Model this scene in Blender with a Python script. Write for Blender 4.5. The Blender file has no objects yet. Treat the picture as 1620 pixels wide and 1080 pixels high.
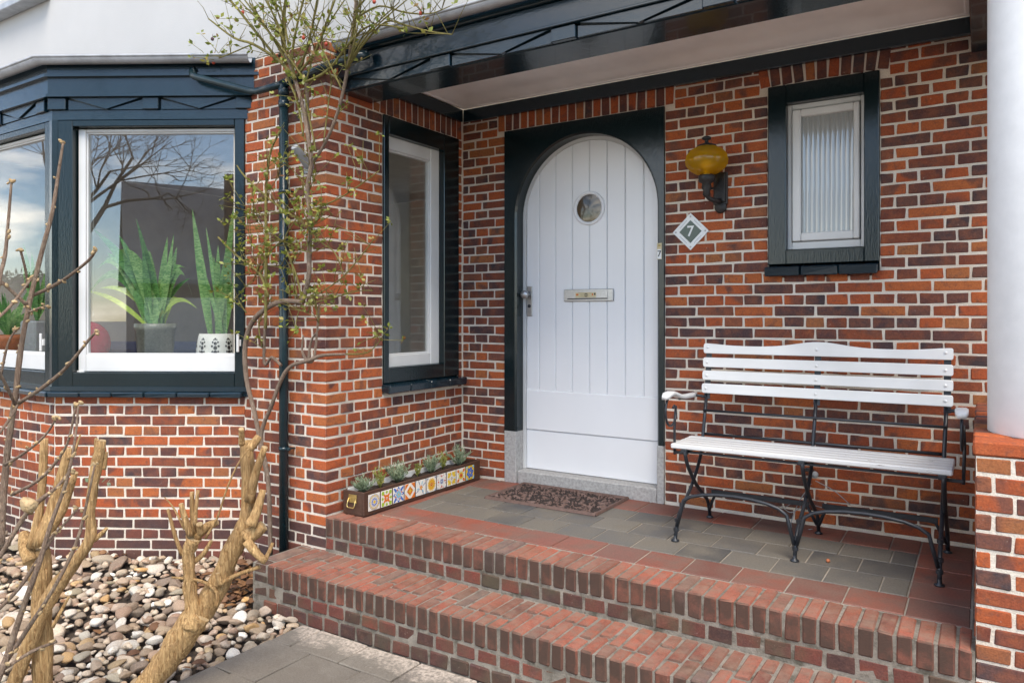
import bpy, math, random
from mathutils import Matrix, Vector, noise as mnoise
R = math.radians
scene = bpy.context.scene
COL = scene.collection

# ------------------------------------------------------------------ camera, sky, sun, exposure
FPX, PCX, PCY, YAW = 1168.0, 810.0, 500.0, R(32.5)
CAM = Vector((3.09, -4.2, 1.117))
cam = bpy.data.cameras.new("camera"); camo = bpy.data.objects.new("camera", cam); COL.objects.link(camo)
cam.sensor_width = 36.0; cam.lens = FPX / 1620 * 36.0
cam.shift_y = (PCY - 540.0) / 1620.0
cam.clip_start = 0.05; cam.clip_end = 600
camo.location = CAM; camo.rotation_euler = (R(90), 0, YAW)
scene.camera = camo

SUN_EL, SUN_AZ = R(55), R(40)          # azimuth measured from the street side (-Y) towards +X
SUN_DIR = Vector((math.cos(SUN_EL) * math.sin(SUN_AZ), -math.cos(SUN_EL) * math.cos(SUN_AZ), math.sin(SUN_EL)))
world = bpy.data.worlds.new("World"); scene.world = world; world.use_nodes = True
wn, wl = world.node_tree.nodes, world.node_tree.links
wn.clear()
wo = wn.new("ShaderNodeOutputWorld"); bg = wn.new("ShaderNodeBackground"); sky = wn.new("ShaderNodeTexSky")
sky.sky_type = 'NISHITA'; sky.sun_disc = False
sky.sun_elevation = SUN_EL; sky.sun_rotation = math.atan2(SUN_DIR.x, SUN_DIR.y)
sky.air_density = 1.0; sky.dust_density = 0.15; sky.ozone_density = 2.2
tc = wn.new("ShaderNodeTexCoord"); sep = wn.new("ShaderNodeSeparateXYZ"); wl.new(tc.outputs["Generated"], sep.inputs[0])
add = wn.new("ShaderNodeMath"); add.operation = 'ADD'; add.inputs[1].default_value = 0.22; wl.new(sep.outputs[2], add.inputs[0])
mx = wn.new("ShaderNodeMath"); mx.operation = 'MAXIMUM'; mx.inputs[1].default_value = 0.08; wl.new(add.outputs[0], mx.inputs[0])
dv = wn.new("ShaderNodeVectorMath"); dv.operation = 'DIVIDE'; cmb = wn.new("ShaderNodeCombineXYZ")
for i in range(3): wl.new(mx.outputs[0], cmb.inputs[i])
wl.new(tc.outputs["Generated"], dv.inputs[0]); wl.new(cmb.outputs[0], dv.inputs[1])
cn = wn.new("ShaderNodeTexNoise"); cn.inputs["Scale"].default_value = 1.3; cn.inputs["Detail"].default_value = 7; cn.inputs["Roughness"].default_value = 0.58
mp = wn.new("ShaderNodeMapping"); mp.inputs["Location"].default_value = (3.1,1.7,0); wl.new(dv.outputs[0], mp.inputs["Vector"]); wl.new(mp.outputs[0], cn.inputs["Vector"])
cr = wn.new("ShaderNodeValToRGB"); cr.color_ramp.elements[0].position = 0.50; cr.color_ramp.elements[1].position = 0.68
cr.color_ramp.elements[1].color = (0.85, 0.85, 0.85, 1)
wl.new(cn.outputs["Fac"], cr.inputs[0])
mixc = wn.new("ShaderNodeMix"); mixc.data_type = 'RGBA'; mixc.inputs[7].default_value = (15.5, 14.2, 12.4, 1)
wl.new(cr.outputs[0], mixc.inputs[0]); wl.new(sky.outputs[0], mixc.inputs[6])
wl.new(mixc.outputs[2], bg.inputs[0]); bg.inputs[1].default_value = 0.15
wl.new(bg.outputs[0], wo.inputs[0])
sl = bpy.data.lights.new("sun", 'SUN'); sl.energy = 2.3; sl.angle = R(34); sl.color = (1.0, 0.90, 0.76)
so = bpy.data.objects.new("sun", sl); COL.objects.link(so); so.location = (4, -6, 9)
so.rotation_euler = SUN_DIR.to_track_quat('Z', 'Y').to_euler()
scene.view_settings.view_transform = 'Standard'; scene.view_settings.look = 'None'
scene.view_settings.exposure = 1.12; scene.view_settings.gamma = 1.0; scene.view_settings.use_curve_mapping = False
scene.render.engine = 'CYCLES'
scene.cycles.use_denoising = True
scene.cycles.max_bounces = 8; scene.cycles.diffuse_bounces = 4; scene.cycles.transparent_max_bounces = 12
scene.cycles.caustics_reflective = False; scene.cycles.caustics_refractive = False

# ------------------------------------------------------------------ pixel -> place helpers
RX = Vector((math.cos(YAW), math.sin(YAW), 0)); FW = Vector((-math.sin(YAW), math.cos(YAW), 0))
def ray(x, y): return FW + RX * ((x - PCX) / FPX) + Vector((0, 0, (PCY - y) / FPX))
def onY(x, y, Y): d = ray(x, y); return CAM + d * ((Y - CAM.y) / d.y)
def onX(x, y, X): d = ray(x, y); return CAM + d * ((X - CAM.x) / d.x)
def onZ(x, y, Z): d = ray(x, y); return CAM + d * ((Z - CAM.z) / d.z)
def atD(x, y, t): return CAM + ray(x, y) * t
def pxsize(p):
    return FPX / max(0.3, (p - CAM).dot(FW))
def inframe(p):
    d = p - CAM; z = d.dot(FW)
    if z < .2: return False
    x = PCX + FPX * d.dot(RX) / z; y = PCY - FPX * d.z / z
    return -40 < x < 1660 and -40 < y < 1120

# ------------------------------------------------------------------ materials
class NT:
    def __init__(s, name):
        s.m = bpy.data.materials.new(name); s.m.use_nodes = True
        s.t = s.m.node_tree; s.b = s.t.nodes["Principled BSDF"]; s.out = s.t.nodes["Material Output"]
    def n(s, k, **kw):
        o = s.t.nodes.new(k)
        for a, v in kw.items():
            if a == 'op': o.operation = v
            else: setattr(o, a, v)
        return o
    def l(s, a, b): s.t.links.new(a, b)
    def math(s, op, a, b=None, c=None, clamp=False):
        o = s.n("ShaderNodeMath", op=op); o.use_clamp = clamp
        for i, v in enumerate((a, b, c)):
            if v is None: continue
            if isinstance(v, (int, float)): o.inputs[i].default_value = v
            else: s.l(v, o.inputs[i])
        return o.outputs[0]
    def noise(s, scale, detail=3, rough=.5, vec=None, dist=0):
        o = s.n("ShaderNodeTexNoise"); o.inputs["Scale"].default_value = scale; o.inputs["Detail"].default_value = detail
        o.inputs["Roughness"].default_value = rough; o.inputs["Distortion"].default_value = dist
        if vec is not None: s.l(vec, o.inputs["Vector"])
        return o.outputs["Fac"]
    def ramp(s, fac, stops, interp='LINEAR'):
        o = s.n("ShaderNodeValToRGB"); e = o.color_ramp.elements; o.color_ramp.interpolation = interp
        while len(e) < len(stops): e.new(0.5)
        for q, (p, c) in zip(e, stops):
            q.position = p; q.color = (c, c, c, 1) if isinstance(c, (int, float)) else (*c, 1)
        s.l(fac, o.inputs[0]); return o.outputs[0]
    def mix(s, fac, a, b, mode='MIX'):
        o = s.n("ShaderNodeMix", data_type='RGBA', blend_type=mode)
        for v, i in ((fac, 0), (a, 6), (b, 7)):
            if isinstance(v, (int, float)): o.inputs[i].default_value = v if i == 0 else (v, v, v, 1)
            elif isinstance(v, tuple): o.inputs[i].default_value = (*v, 1)
            else: s.l(v, o.inputs[i])
        return o.outputs[2]
    def pos(s): return s.n("ShaderNodeNewGeometry").outputs["Position"]
    def obj(s): return s.n("ShaderNodeTexCoord").outputs["Object"]
    def rnd(s):
        g = s.n("ShaderNodeNewGeometry").outputs["Random Per Island"]; o = s.n("ShaderNodeObjectInfo").outputs["Random"]
        return s.math('FRACT', s.math('ADD', s.math('MULTIPLY', g, 7.31), s.math('MULTIPLY', o, 3.77)))
    def shift(s, vec, val, k):
        o = s.n("ShaderNodeVectorMath", op='ADD'); c = s.n("ShaderNodeCombineXYZ"); m = s.math('MULTIPLY', val, k)
        for i in range(3): s.l(m, c.inputs[i])
        s.l(vec, o.inputs[0]); s.l(c.outputs[0], o.inputs[1]); return o.outputs[0]
    def scale(s, vec, v3):
        o = s.n("ShaderNodeMapping"); o.inputs["Scale"].default_value = v3; s.l(vec, o.inputs["Vector"]); return o.outputs[0]
    def bump(s, h, strength=.3, dist=.01):
        o = s.n("ShaderNodeBump"); o.inputs["Strength"].default_value = strength; o.inputs["Distance"].default_value = dist
        s.l(h, o.inputs["Height"]); s.l(o.outputs[0], s.b.inputs["Normal"])
    def set(s, col=None, rough=None, metal=None, spec=None, coat=None, trans=None):
        for k, v in (("Base Color", col), ("Roughness", rough), ("Metallic", metal), ("Specular IOR Level", spec), ("Coat Weight", coat), ("Transmission Weight", trans)):
            if v is None: continue
            i = s.b.inputs[k]
            if isinstance(v, tuple): i.default_value = (*v, 1)
            elif isinstance(v, (int, float)): i.default_value = v
            else: s.l(v, i)
        return s

def brick_mat(name, stops, blotch=(.075, .05, .05), blotch_at=(.54, .66), blotch_amt=.8, rough=.85, moss=0.0, shade_grime=0.0, warm=.5):
    t = NT(name); r = t.rnd(); p = t.shift(t.pos(), r, 41.0)
    base = t.ramp(r, stops)
    n1 = t.noise(6.5, 2, .5, p, .6)
    c = t.mix(t.math('MULTIPLY', t.ramp(n1, [(blotch_at[0], 0.0), (blotch_at[1], 1.0)]), blotch_amt), base, blotch)
    n3 = t.noise(14, 4, .6, t.shift(p, r, 9.0))
    c = t.mix(t.ramp(n3, [(.4, 0.0), (.8, warm)]), c, (.44, .13, .043))
    n5 = t.noise(32, 4, .7, t.shift(p, r, 3.0))
    c = t.mix(t.ramp(n5, [(.52, 0.0), (.72, .75)]), c, (.13, .065, .05))
    n2 = t.noise(150, 4, .7, t.pos())
    c = t.mix(1.0, c, t.ramp(n2, [(.25, .62), (.75, 1.22)]), 'MULTIPLY')
    sp = t.noise(60, 3, .6, t.pos())
    c = t.mix(t.ramp(sp, [(.68, 0.0), (.78, .4)]), c, (.5, .42, .34))
    if moss:
        n4 = t.noise(5, 4, .65, t.pos())
        c = t.mix(t.ramp(n4, [(.45, 0.0), (.7, moss)]), c, (.09, .085, .05))
    if shade_grime:                                      # shade painted into the front faces along with dirt and algae
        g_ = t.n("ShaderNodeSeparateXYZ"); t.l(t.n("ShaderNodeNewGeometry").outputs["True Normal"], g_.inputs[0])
        f = t.math('MULTIPLY', t.ramp(t.math('MULTIPLY', g_.outputs[1], -1.0), [(.3, 0.0), (.8, 1.0)]), t.ramp(t.noise(9, 4, .65, t.pos()), [(.22, .35), (.52, shade_grime)]))
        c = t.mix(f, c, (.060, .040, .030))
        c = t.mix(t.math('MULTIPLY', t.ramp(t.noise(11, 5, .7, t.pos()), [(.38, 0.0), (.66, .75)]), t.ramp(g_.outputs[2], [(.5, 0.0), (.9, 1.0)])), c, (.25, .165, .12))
    t.set(c, rough, spec=.25); t.bump(t.math('ADD', n2, t.math('MULTIPLY', n1, .5)), .55, .004); return t.m

BR = [(0, (.060, .046, .048)), (.14, (.090, .047, .045)), (.27, (.14, .05, .037)), (.40, (.23, .062, .032)), (.55, (.34, .078, .030)),
      (.70, (.41, .097, .033)), (.82, (.41, .125, .040)), (.90, (.32, .125, .05)), (.96, (.20, .072, .045)), (1, (.11, .06, .052))]
PL = [(0, (.055, .037, .036)), (.3, (.085, .044, .04)), (.6, (.13, .05, .04)), (.85, (.18, .06, .042)), (1, (.10, .055, .045))]
RK = [(0, (.17, .07, .053)), (.25, (.28, .09, .06)), (.55, (.37, .112, .072)), (.8, (.31, .11, .076)), (.92, (.20, .095, .074)), (1, (.12, .105, .105))]
MAT = {}
MAT['brick'] = brick_mat('wall_brick', BR)
MAT['plinth'] = brick_mat('plinth_brick', PL, blotch_amt=.5, warm=.12)
MAT['rowlock'] = brick_mat('step_brick', RK, blotch=(.11, .085, .07), blotch_at=(.55, .75), blotch_amt=.65, moss=.35, shade_grime=.92, warm=.2)
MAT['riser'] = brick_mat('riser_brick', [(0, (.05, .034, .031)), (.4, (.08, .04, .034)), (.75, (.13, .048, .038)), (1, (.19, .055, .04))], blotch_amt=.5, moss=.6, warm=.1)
def mortar(name, a, b, c=None):
    t = NT(name); n = t.noise(7, 4, .6, t.pos()); n2 = t.noise(190, 3, .7, t.pos())
    col = t.mix(t.ramp(n, [(.35, 0.0), (.7, 1.0)]), a, b)
    if c: col = t.mix(t.ramp(t.noise(16, 4, .65, t.pos()), [(.5, 0.0), (.68, .8)]), col, c)
    col = t.mix(1.0, col, t.ramp(n2, [(.2, .7), (.7, 1.1)]), 'MULTIPLY')
    t.set(col, .95, spec=.1); t.bump(t.math('ADD', n2, t.noise(45, 3, .6, t.pos())), .8, .004); return t.m
MAT['mortar'] = mortar('wall_mortar', (.74, .67, .57), (.63, .55, .45))
MAT['mortar_step'] = mortar('step_mortar', (.30, .265, .22), (.17, .15, .122), (.075, .067, .048))
def paint(name, col, rough, bumpk=.12, streak=(3, 60, 60), coat=.0, var=.1):
    t = NT(name); p = t.scale(t.pos(), streak); n = t.noise(3, 4, .6, p); n2 = t.noise(3.1, 3, .5, t.pos())
    c = t.mix(1.0, col, t.ramp(n2, [(.3, 1 - var), (.7, 1 + var)]), 'MULTIPLY')
    t.set(c, t.math('ADD', rough, t.math('MULTIPLY', n, rough * .5)), spec=.5, coat=coat); t.bump(n, bumpk, .003); return t.m
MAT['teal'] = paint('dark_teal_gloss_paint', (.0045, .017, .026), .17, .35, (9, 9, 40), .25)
MAT['teal_shaded'] = paint('dark_teal_shaded_upright_paint', (.003, .011, .0135), .13, .35, (40, 40, 7), .0)  # same teal paint; shade on the frames put into a darker base
MAT['white'] = paint('white_frame_paint', (.62, .62, .605), .25, .05)
MAT['door'] = paint('white_door_paint', (.78, .785, .79), .2, .02, (30, 30, 3), 0, .02)
MAT['ceil'] = paint('ceiling_paint', (.93, .91, .88), .55, .05, (6, 6, 6))
def stucco():
    t = NT('white_stucco'); n = t.noise(220, 3, .6, t.pos()); n2 = t.noise(1.2, 4, .6, t.pos())
    t.set(t.mix(1.0, (.50, .495, .485), t.ramp(n2, [(.3, .93), (.7, 1.03)]), 'MULTIPLY'), .9, spec=.15); t.bump(n, .35, .004); return t.m
MAT['stucco'] = stucco()
def simple(name, col, rough=.5, metal=0, nscale=30, var=.25, bump=.2, spec=.5, bd=.004, stretch=None):
    t = NT(name); v = t.obj(); v = t.scale(v, stretch) if stretch else v
    n = t.noise(nscale, 4, .6, v)
    t.set(t.mix(1.0, col, t.ramp(n, [(.3, 1 - var), (.7, 1 + var)]), 'MULTIPLY'), rough, metal, spec); t.bump(n, bump, bd); return t.m
MAT['column'] = simple('white_column_paint', (.82, .82, .81), .5, 0, 14, .04, .25)
MAT['zinc'] = simple('zinc_gutter', (.36, .37, .385), .42, .25, 12, .2, .1)
MAT['pipe'] = simple('teal_pipe_paint', (.009, .024, .03), .22, 0, 20, .2, .05)
MAT['stone'] = simple('grey_plinth_stone', (.36, .35, .335), .85, 0, 60, .25, .5)
MAT['steel'] = simple('brushed_steel', (.42, .42, .42), .35, .85, 80, .1, .05)
MAT['brass'] = simple('aged_brass', (.55, .42, .16), .35, .9, 60, .25, .1)
MAT['iron'] = simple('black_iron', (.018, .021, .026), .38, 0, 60, .3, .2)
MAT['lampiron'] = simple('weathered_lamp_iron', (.025, .023, .022), .5, .2, 50, .35, .6)
MAT['rubber'] = simple('brown_rubber', (.125, .075, .06), .7, 0, 40, .25, .3)
MAT['rubber_gap'] = simple('dark_low_rubber', (.028, .018, .015), .9)
MAT['woodbox'] = simple('dark_brown_wood', (.065, .03, .018), .5, 0, 20, .3, .25, stretch=(1, 1, 6))
MAT['soil'] = simple('potting_soil', (.035, .022, .015), .95, 0, 60, .5, 1.0, bd=.02)
MAT['plastic'] = simple('white_plastic', (.62, .62, .60), .4, 0, 10, .08, .02)
MAT['grey_plastic'] = simple('grey_plastic', (.30, .31, .32), .45, 0, 10, .1, .05)
MAT['black'] = simple('black_print', (.012, .012, .012), .5, 0, 10, .05, .0)
MAT['green_enamel'] = simple('dark_green_enamel', (.012, .045, .032), .2, 0, 10, .05, .0)
MAT['enamel'] = simple('white_enamel', (.66, .68, .68), .2, 0, 20, .06, .0)
MAT['tagpaper'] = simple('yellowed_tag', (.55, .47, .28), .6, 0, 20, .15, .0)
def bench_white():
    t = NT('chipped_white_bench_paint'); p = t.scale(t.pos(), (2.5, 34, 34)); n = t.noise(5, 5, .65, p); n2 = t.noise(60, 3, .6, t.pos())
    c = t.mix(t.ramp(n, [(.655, 0.0), (.675, 1.0)]), (.64, .64, .625), (.20, .15, .11))
    t.set(c, .42); t.bump(n, .25, .003); return t.m
MAT['seatwhite'] = bench_white()
MAT['benchwhite'] = paint('white_bench_paint', (.72, .72, .70), .3, .08, (4, 50, 50))
def tile_mat(name, stops, stain):
    t = NT(name); r = t.rnd(); n = t.noise(5, 5, .65, t.pos()); n2 = t.noise(120, 3, .6, t.pos())
    c = t.mix(t.ramp(n, [(.36, 0.0), (.64, .8)]), t.ramp(r, stops), stain)
    c = t.mix(1.0, c, t.ramp(n2, [(.25, .75), (.75, 1.15)]), 'MULTIPLY')
    t.set(c, t.ramp(n, [(.3, .5), (.7, .75)]), spec=.35); t.bump(t.math('ADD', n2, n), .25, .003); return t.m
MAT['tile_grey'] = tile_mat('grey_floor_tile', [(0, (.08, .078, .075)), (.35, (.11, .105, .097)), (.65, (.165, .15, .125)), (.9, (.125, .118, .107)), (1, (.075, .077, .08))], (.165, .145, .115))
MAT['tile_red'] = tile_mat('red_floor_tile', [(0, (.22, .065, .042)), (.5, (.27, .085, .055)), (1, (.17, .075, .058))], (.17, .115, .09))
MAT['grout'] = mortar('floor_grout', (.40, .35, .29), (.27, .24, .20))
def slab():
    t = NT('concrete_paving'); r = t.rnd(); n = t.noise(3.5, 6, .7, t.pos()); n2 = t.noise(160, 3, .7, t.pos())
    c = t.ramp(r, [(0, (.15, .13, .107)), (.5, (.18, .157, .128)), (1, (.14, .12, .10))])
    c = t.mix(t.ramp(n, [(.45, 0.0), (.72, .7)]), c, (.24, .215, .18))
    g = t.n("ShaderNodeSeparateXYZ"); t.l(t.pos(), g.inputs[0])          # sand washed out of the step's joints lies in a ragged band
    band = t.math('SUBTRACT', t.math('ADD', g.outputs[1], 1.98), t.math('MULTIPLY', t.noise(7, 5, .7, t.pos()), .42))
    c = t.mix(t.math('MULTIPLY', t.ramp(band, [(.0, 0.0), (.08, 1.0)]), t.ramp(t.noise(60, 3, .6, t.pos()), [(.35, .2), (.6, .9)])), c, (.52, .44, .36))
    c = t.mix(1.0, c, t.ramp(n2, [(.25, .7), (.75, 1.2)]), 'MULTIPLY')
    t.set(c, .9, spec=.2); t.bump(t.math('ADD', n2, n), .5, .004); return t.m
MAT['slab'] = slab()
def pebble():
    t = NT('river_pebble'); r = t.rnd(); p = t.shift(t.obj(), r, 13.)
    base = t.ramp(r, [(0, (.21, .145, .10)), (.12, (.37, .275, .18)), (.24, (.29, .18, .12)), (.36, (.15, .115, .09)), (.47, (.50, .41, .30)), (.58, (.33, .21, .14)),
                      (.66, (.62, .56, .47)), (.75, (.47, .27, .10)), (.83, (.26, .22, .145)), (.91, (.74, .70, .63)), (1, (.38, .28, .19))])
    n = t.noise(26, 5, .65, p); n2 = t.noise(140, 3, .65, t.pos())
    c = t.mix(t.ramp(n, [(.48, 0.0), (.66, .5)]), base, (.58, .47, .34))
    c = t.mix(t.ramp(t.noise(40, 4, .6, t.shift(p, r, 5.)), [(.52, 0.0), (.68, .75)]), c, (.17, .135, .10))
    c = t.mix(1.0, c, t.ramp(n2, [(.25, 1.0), (.75, 1.4)]), 'MULTIPLY')
    t.set(c, .75, spec=.3); t.bump(t.math('ADD', t.math('MULTIPLY', n, 1.6), n2), .7, .006); return t.m
MAT['pebble'] = pebble()
def bark(name, a, b, c, st=(26, 26, 3.2)):
    t = NT(name); p = t.scale(t.obj(), st); n = t.noise(4.5, 5, .65, p, .6); n2 = t.noise(18, 4, .6, t.obj())
    col = t.mix(t.ramp(n, [(.35, 0.0), (.65, 1.0)]), a, b); col = t.mix(t.ramp(n2, [(.5, 0.0), (.75, .7)]), col, c)
    col = t.mix(1.0, col, t.ramp(t.noise(5, 3, .6, t.pos()), [(.3, .62), (.7, 1.12)]), 'MULTIPLY')
    t.set(col, .85, spec=.2); t.bump(t.math('ADD', n, t.math('MULTIPLY', n2, .5)), 1.0, .02); return t.m
MAT['bark'] = bark('tan_bark', (.33, .18, .07), (.74, .48, .22), (.48, .29, .135))
MAT['cutwood'] = bark('cut_wood', (.58, .43, .24), (.50, .34, .17), (.35, .24, .13), (8, 8, 8))
MAT['twig'] = bark('grey_twig', (.24, .155, .105), (.40, .29, .21), (.45, .36, .25), (40, 40, 10))
MAT['rosewood'] = bark('rose_wood', (.25, .17, .12), (.38, .29, .22), (.20, .15, .10), (40, 40, 8))
MAT['roseshoot'] = bark('rose_shoot', (.22, .20, .06), (.36, .29, .10), (.17, .17, .05), (40, 40, 8))
def leafm(name, stops, trans=.35, rough=.45):
    t = NT(name); r = t.rnd(); c = t.ramp(r, stops); n = t.noise(30, 3, .5, t.pos())
    c = t.mix(1.0, c, t.ramp(n, [(.3, .7), (.7, 1.25)]), 'MULTIPLY')
    t.set(c, rough, spec=.4)
    tr = t.n("ShaderNodeBsdfTranslucent"); t.l(c, tr.inputs[0]); ms = t.n("ShaderNodeMixShader"); ms.inputs[0].default_value = trans
    t.l(t.b.outputs[0], ms.inputs[1]); t.l(tr.outputs[0], ms.inputs[2]); t.l(ms.outputs[0], t.out.inputs[0]); return t.m
MAT['roseleaf'] = leafm('rose_leaf', [(0, (.12, .15, .025)), (.4, (.20, .24, .035)), (.75, (.31, .33, .06)), (.92, (.34, .27, .07)), (1, (.25, .11, .045))])
MAT['herb'] = leafm('grey_green_herb', [(0, (.15, .20, .11)), (.5, (.24, .30, .18)), (1, (.33, .38, .24))], .25)
MAT['herb2'] = leafm('yellow_green_herb', [(0, (.20, .22, .05)), (.6, (.32, .33, .08)), (1, (.38, .30, .09))], .25)
def plant_leaf(name, a, b):
    t = NT(name); p = t.scale(t.obj(), (20, 20, 60)); n = t.noise(1.2, 3, .6, p, 1.5)
    c = t.mix(t.ramp(n, [(.42, 0.0), (.58, 1.0)]), a, b); t.set(c, .35)
    tr = t.n("ShaderNodeBsdfTranslucent"); t.l(c, tr.inputs[0]); ms = t.n("ShaderNodeMixShader"); ms.inputs[0].default_value = .35
    t.l(t.b.outputs[0], ms.inputs[1]); t.l(tr.outputs[0], ms.inputs[2]); t.l(ms.outputs[0], t.out.inputs[0]); return t.m
MAT['snake'] = plant_leaf('mottled_plant_leaf', (.09, .26, .05), (.30, .50, .16))
MAT['darkleaf'] = plant_leaf('dark_plant_leaf', (.05, .19, .04), (.15, .36, .09))
MAT['limeleaf'] = plant_leaf('lime_plant_leaf', (.34, .50, .07), (.52, .66, .12))
MAT['hip'] = simple('red_rose_hip', (.45, .06, .025), .3, 0, 20, .2, .0)
MAT['darkhip'] = simple('dried_rose_hip', (.09, .045, .05), .7, 0, 20, .2, .2)
MAT['pot_glaze'] = simple('speckled_glazed_pot', (.17, .18, .145), .3, 0, 90, .35, .15)
MAT['pot_white'] = simple('white_pot', (.70, .69, .65), .4, 0, 12, .06, .0)
MAT['pot_tan'] = simple('tan_pot_base', (.34, .25, .15), .7, 0, 40, .2, .1)
MAT['terracotta'] = simple('terracotta', (.42, .13, .05), .6, 0, 30, .2, .1)
MAT['redcloth'] = simple('crimson_cloth', (.45, .02, .05), .8, 0, 60, .2, .3)
MAT['navycloth'] = simple('navy_cloth', (.03, .045, .10), .8, 0, 60, .2, .3)
MAT['room'] = simple('room_plaster', (.50, .46, .41), .9, 0, 4, .1, .0)
MAT['roomfloor'] = simple('room_floor', (.22, .15, .09), .5, 0, 6, .2, .0)
MAT['dirt'] = simple('dark_soil', (.05, .036, .026), .95, 0, 25, .5, 1.0, bd=.03)
MAT['ground'] = simple('street_paving', (.34, .31, .275), .9, 0, 1.5, .2, .3)
MAT['roofslate'] = simple('grey_roof_tiles', (.16, .17, .20), .6, 0, 3, .2, .2)
MAT['brownwall'] = simple('brown_brick_far', (.13, .075, .055), .9, 0, 6, .2, .2)
MAT['garage'] = simple('pale_garage_door', (.55, .55, .54), .5, 0, 2, .05, .0)
MAT['farbark'] = simple('far_bark', (.06, .045, .035), .9, 0, 20, .2, .0)
MAT['hedge'] = leafm('hedge_leaf', [(0, (.03, .06, .02)), (1, (.09, .13, .04))], .2)
def glass(name, f0, tint=(.96, .97, .96), rough=0.0):
    t = NT(name); t.t.nodes.remove(t.b)
    tr = t.n("ShaderNodeBsdfTransparent"); tr.inputs[0].default_value = (*tint, 1)
    g = t.n("ShaderNodeBsdfGlossy"); g.inputs["Roughness"].default_value = rough
    ge = t.n("ShaderNodeNewGeometry"); dt = t.n("ShaderNodeVectorMath", op='DOT_PRODUCT'); t.l(ge.outputs["Normal"], dt.inputs[0]); t.l(ge.outputs["Incoming"], dt.inputs[1])
    k = t.math('POWER', t.math('SUBTRACT', 1.0, t.math('ABSOLUTE', dt.outputs["Value"]), clamp=True), 5.0); k = t.math('MULTIPLY_ADD', k, 1 - f0, f0)   # thin pane: Schlick, same from both sides
    ms = t.n("ShaderNodeMixShader"); t.l(k, ms.inputs[0]); t.l(tr.outputs[0], ms.inputs[1]); t.l(g.outputs[0], ms.inputs[2])
    t.l(ms.outputs[0], t.out.inputs[0]); return t.m
MAT['glass'] = glass('window_glass', .115)
MAT['amber'] = glass('amber_glass', .06, (.86, .62, .05))
def amber_body():
    nt = MAT['amber'].node_tree; ms = [n for n in nt.nodes if n.type == 'MIX_SHADER'][0]; out = [n for n in nt.nodes if n.type == 'OUTPUT_MATERIAL'][0]
    tl = nt.nodes.new("ShaderNodeBsdfTranslucent"); tl.inputs[0].default_value = (.95, .66, .03, 1); df = nt.nodes.new("ShaderNodeBsdfDiffuse"); df.inputs[0].default_value = (.8, .54, .02, 1)
    m1 = nt.nodes.new("ShaderNodeMixShader"); nt.links.new(tl.outputs[0], m1.inputs[1]); nt.links.new(df.outputs[0], m1.inputs[2])
    m2 = nt.nodes.new("ShaderNodeMixShader"); m2.inputs[0].default_value = .40; nt.links.new(ms.outputs[0], m2.inputs[1]); nt.links.new(m1.outputs[0], m2.inputs[2]); nt.links.new(m2.outputs[0], out.inputs[0])
amber_body()
MAT['ribbed'] = NT('ribbed_obscure_glass').set((.33, .34, .33), .06, spec=1.0, coat=1.0).m
MAT['porthole'] = NT('brown_textured_glass').set((.075, .055, .03), .06, spec=.7).m
MAT['bulb'] = NT('frosted_bulb').set((.85, .66, .18), .4).m
def flat(name, col, rough=.25): return NT(name).set(col, rough).m
for k, c in dict(t_white=(.68, .64, .57), t_blue=(.05, .13, .42), t_yel=(.62, .42, .03), t_org=(.60, .15, .02), t_red=(.45, .05, .03), t_grn=(.30, .42, .05), t_sky=(.22, .45, .55), t_gry=(.22, .25, .33)).items():
    MAT[k] = flat('glaze_' + k[2:], c)

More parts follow.
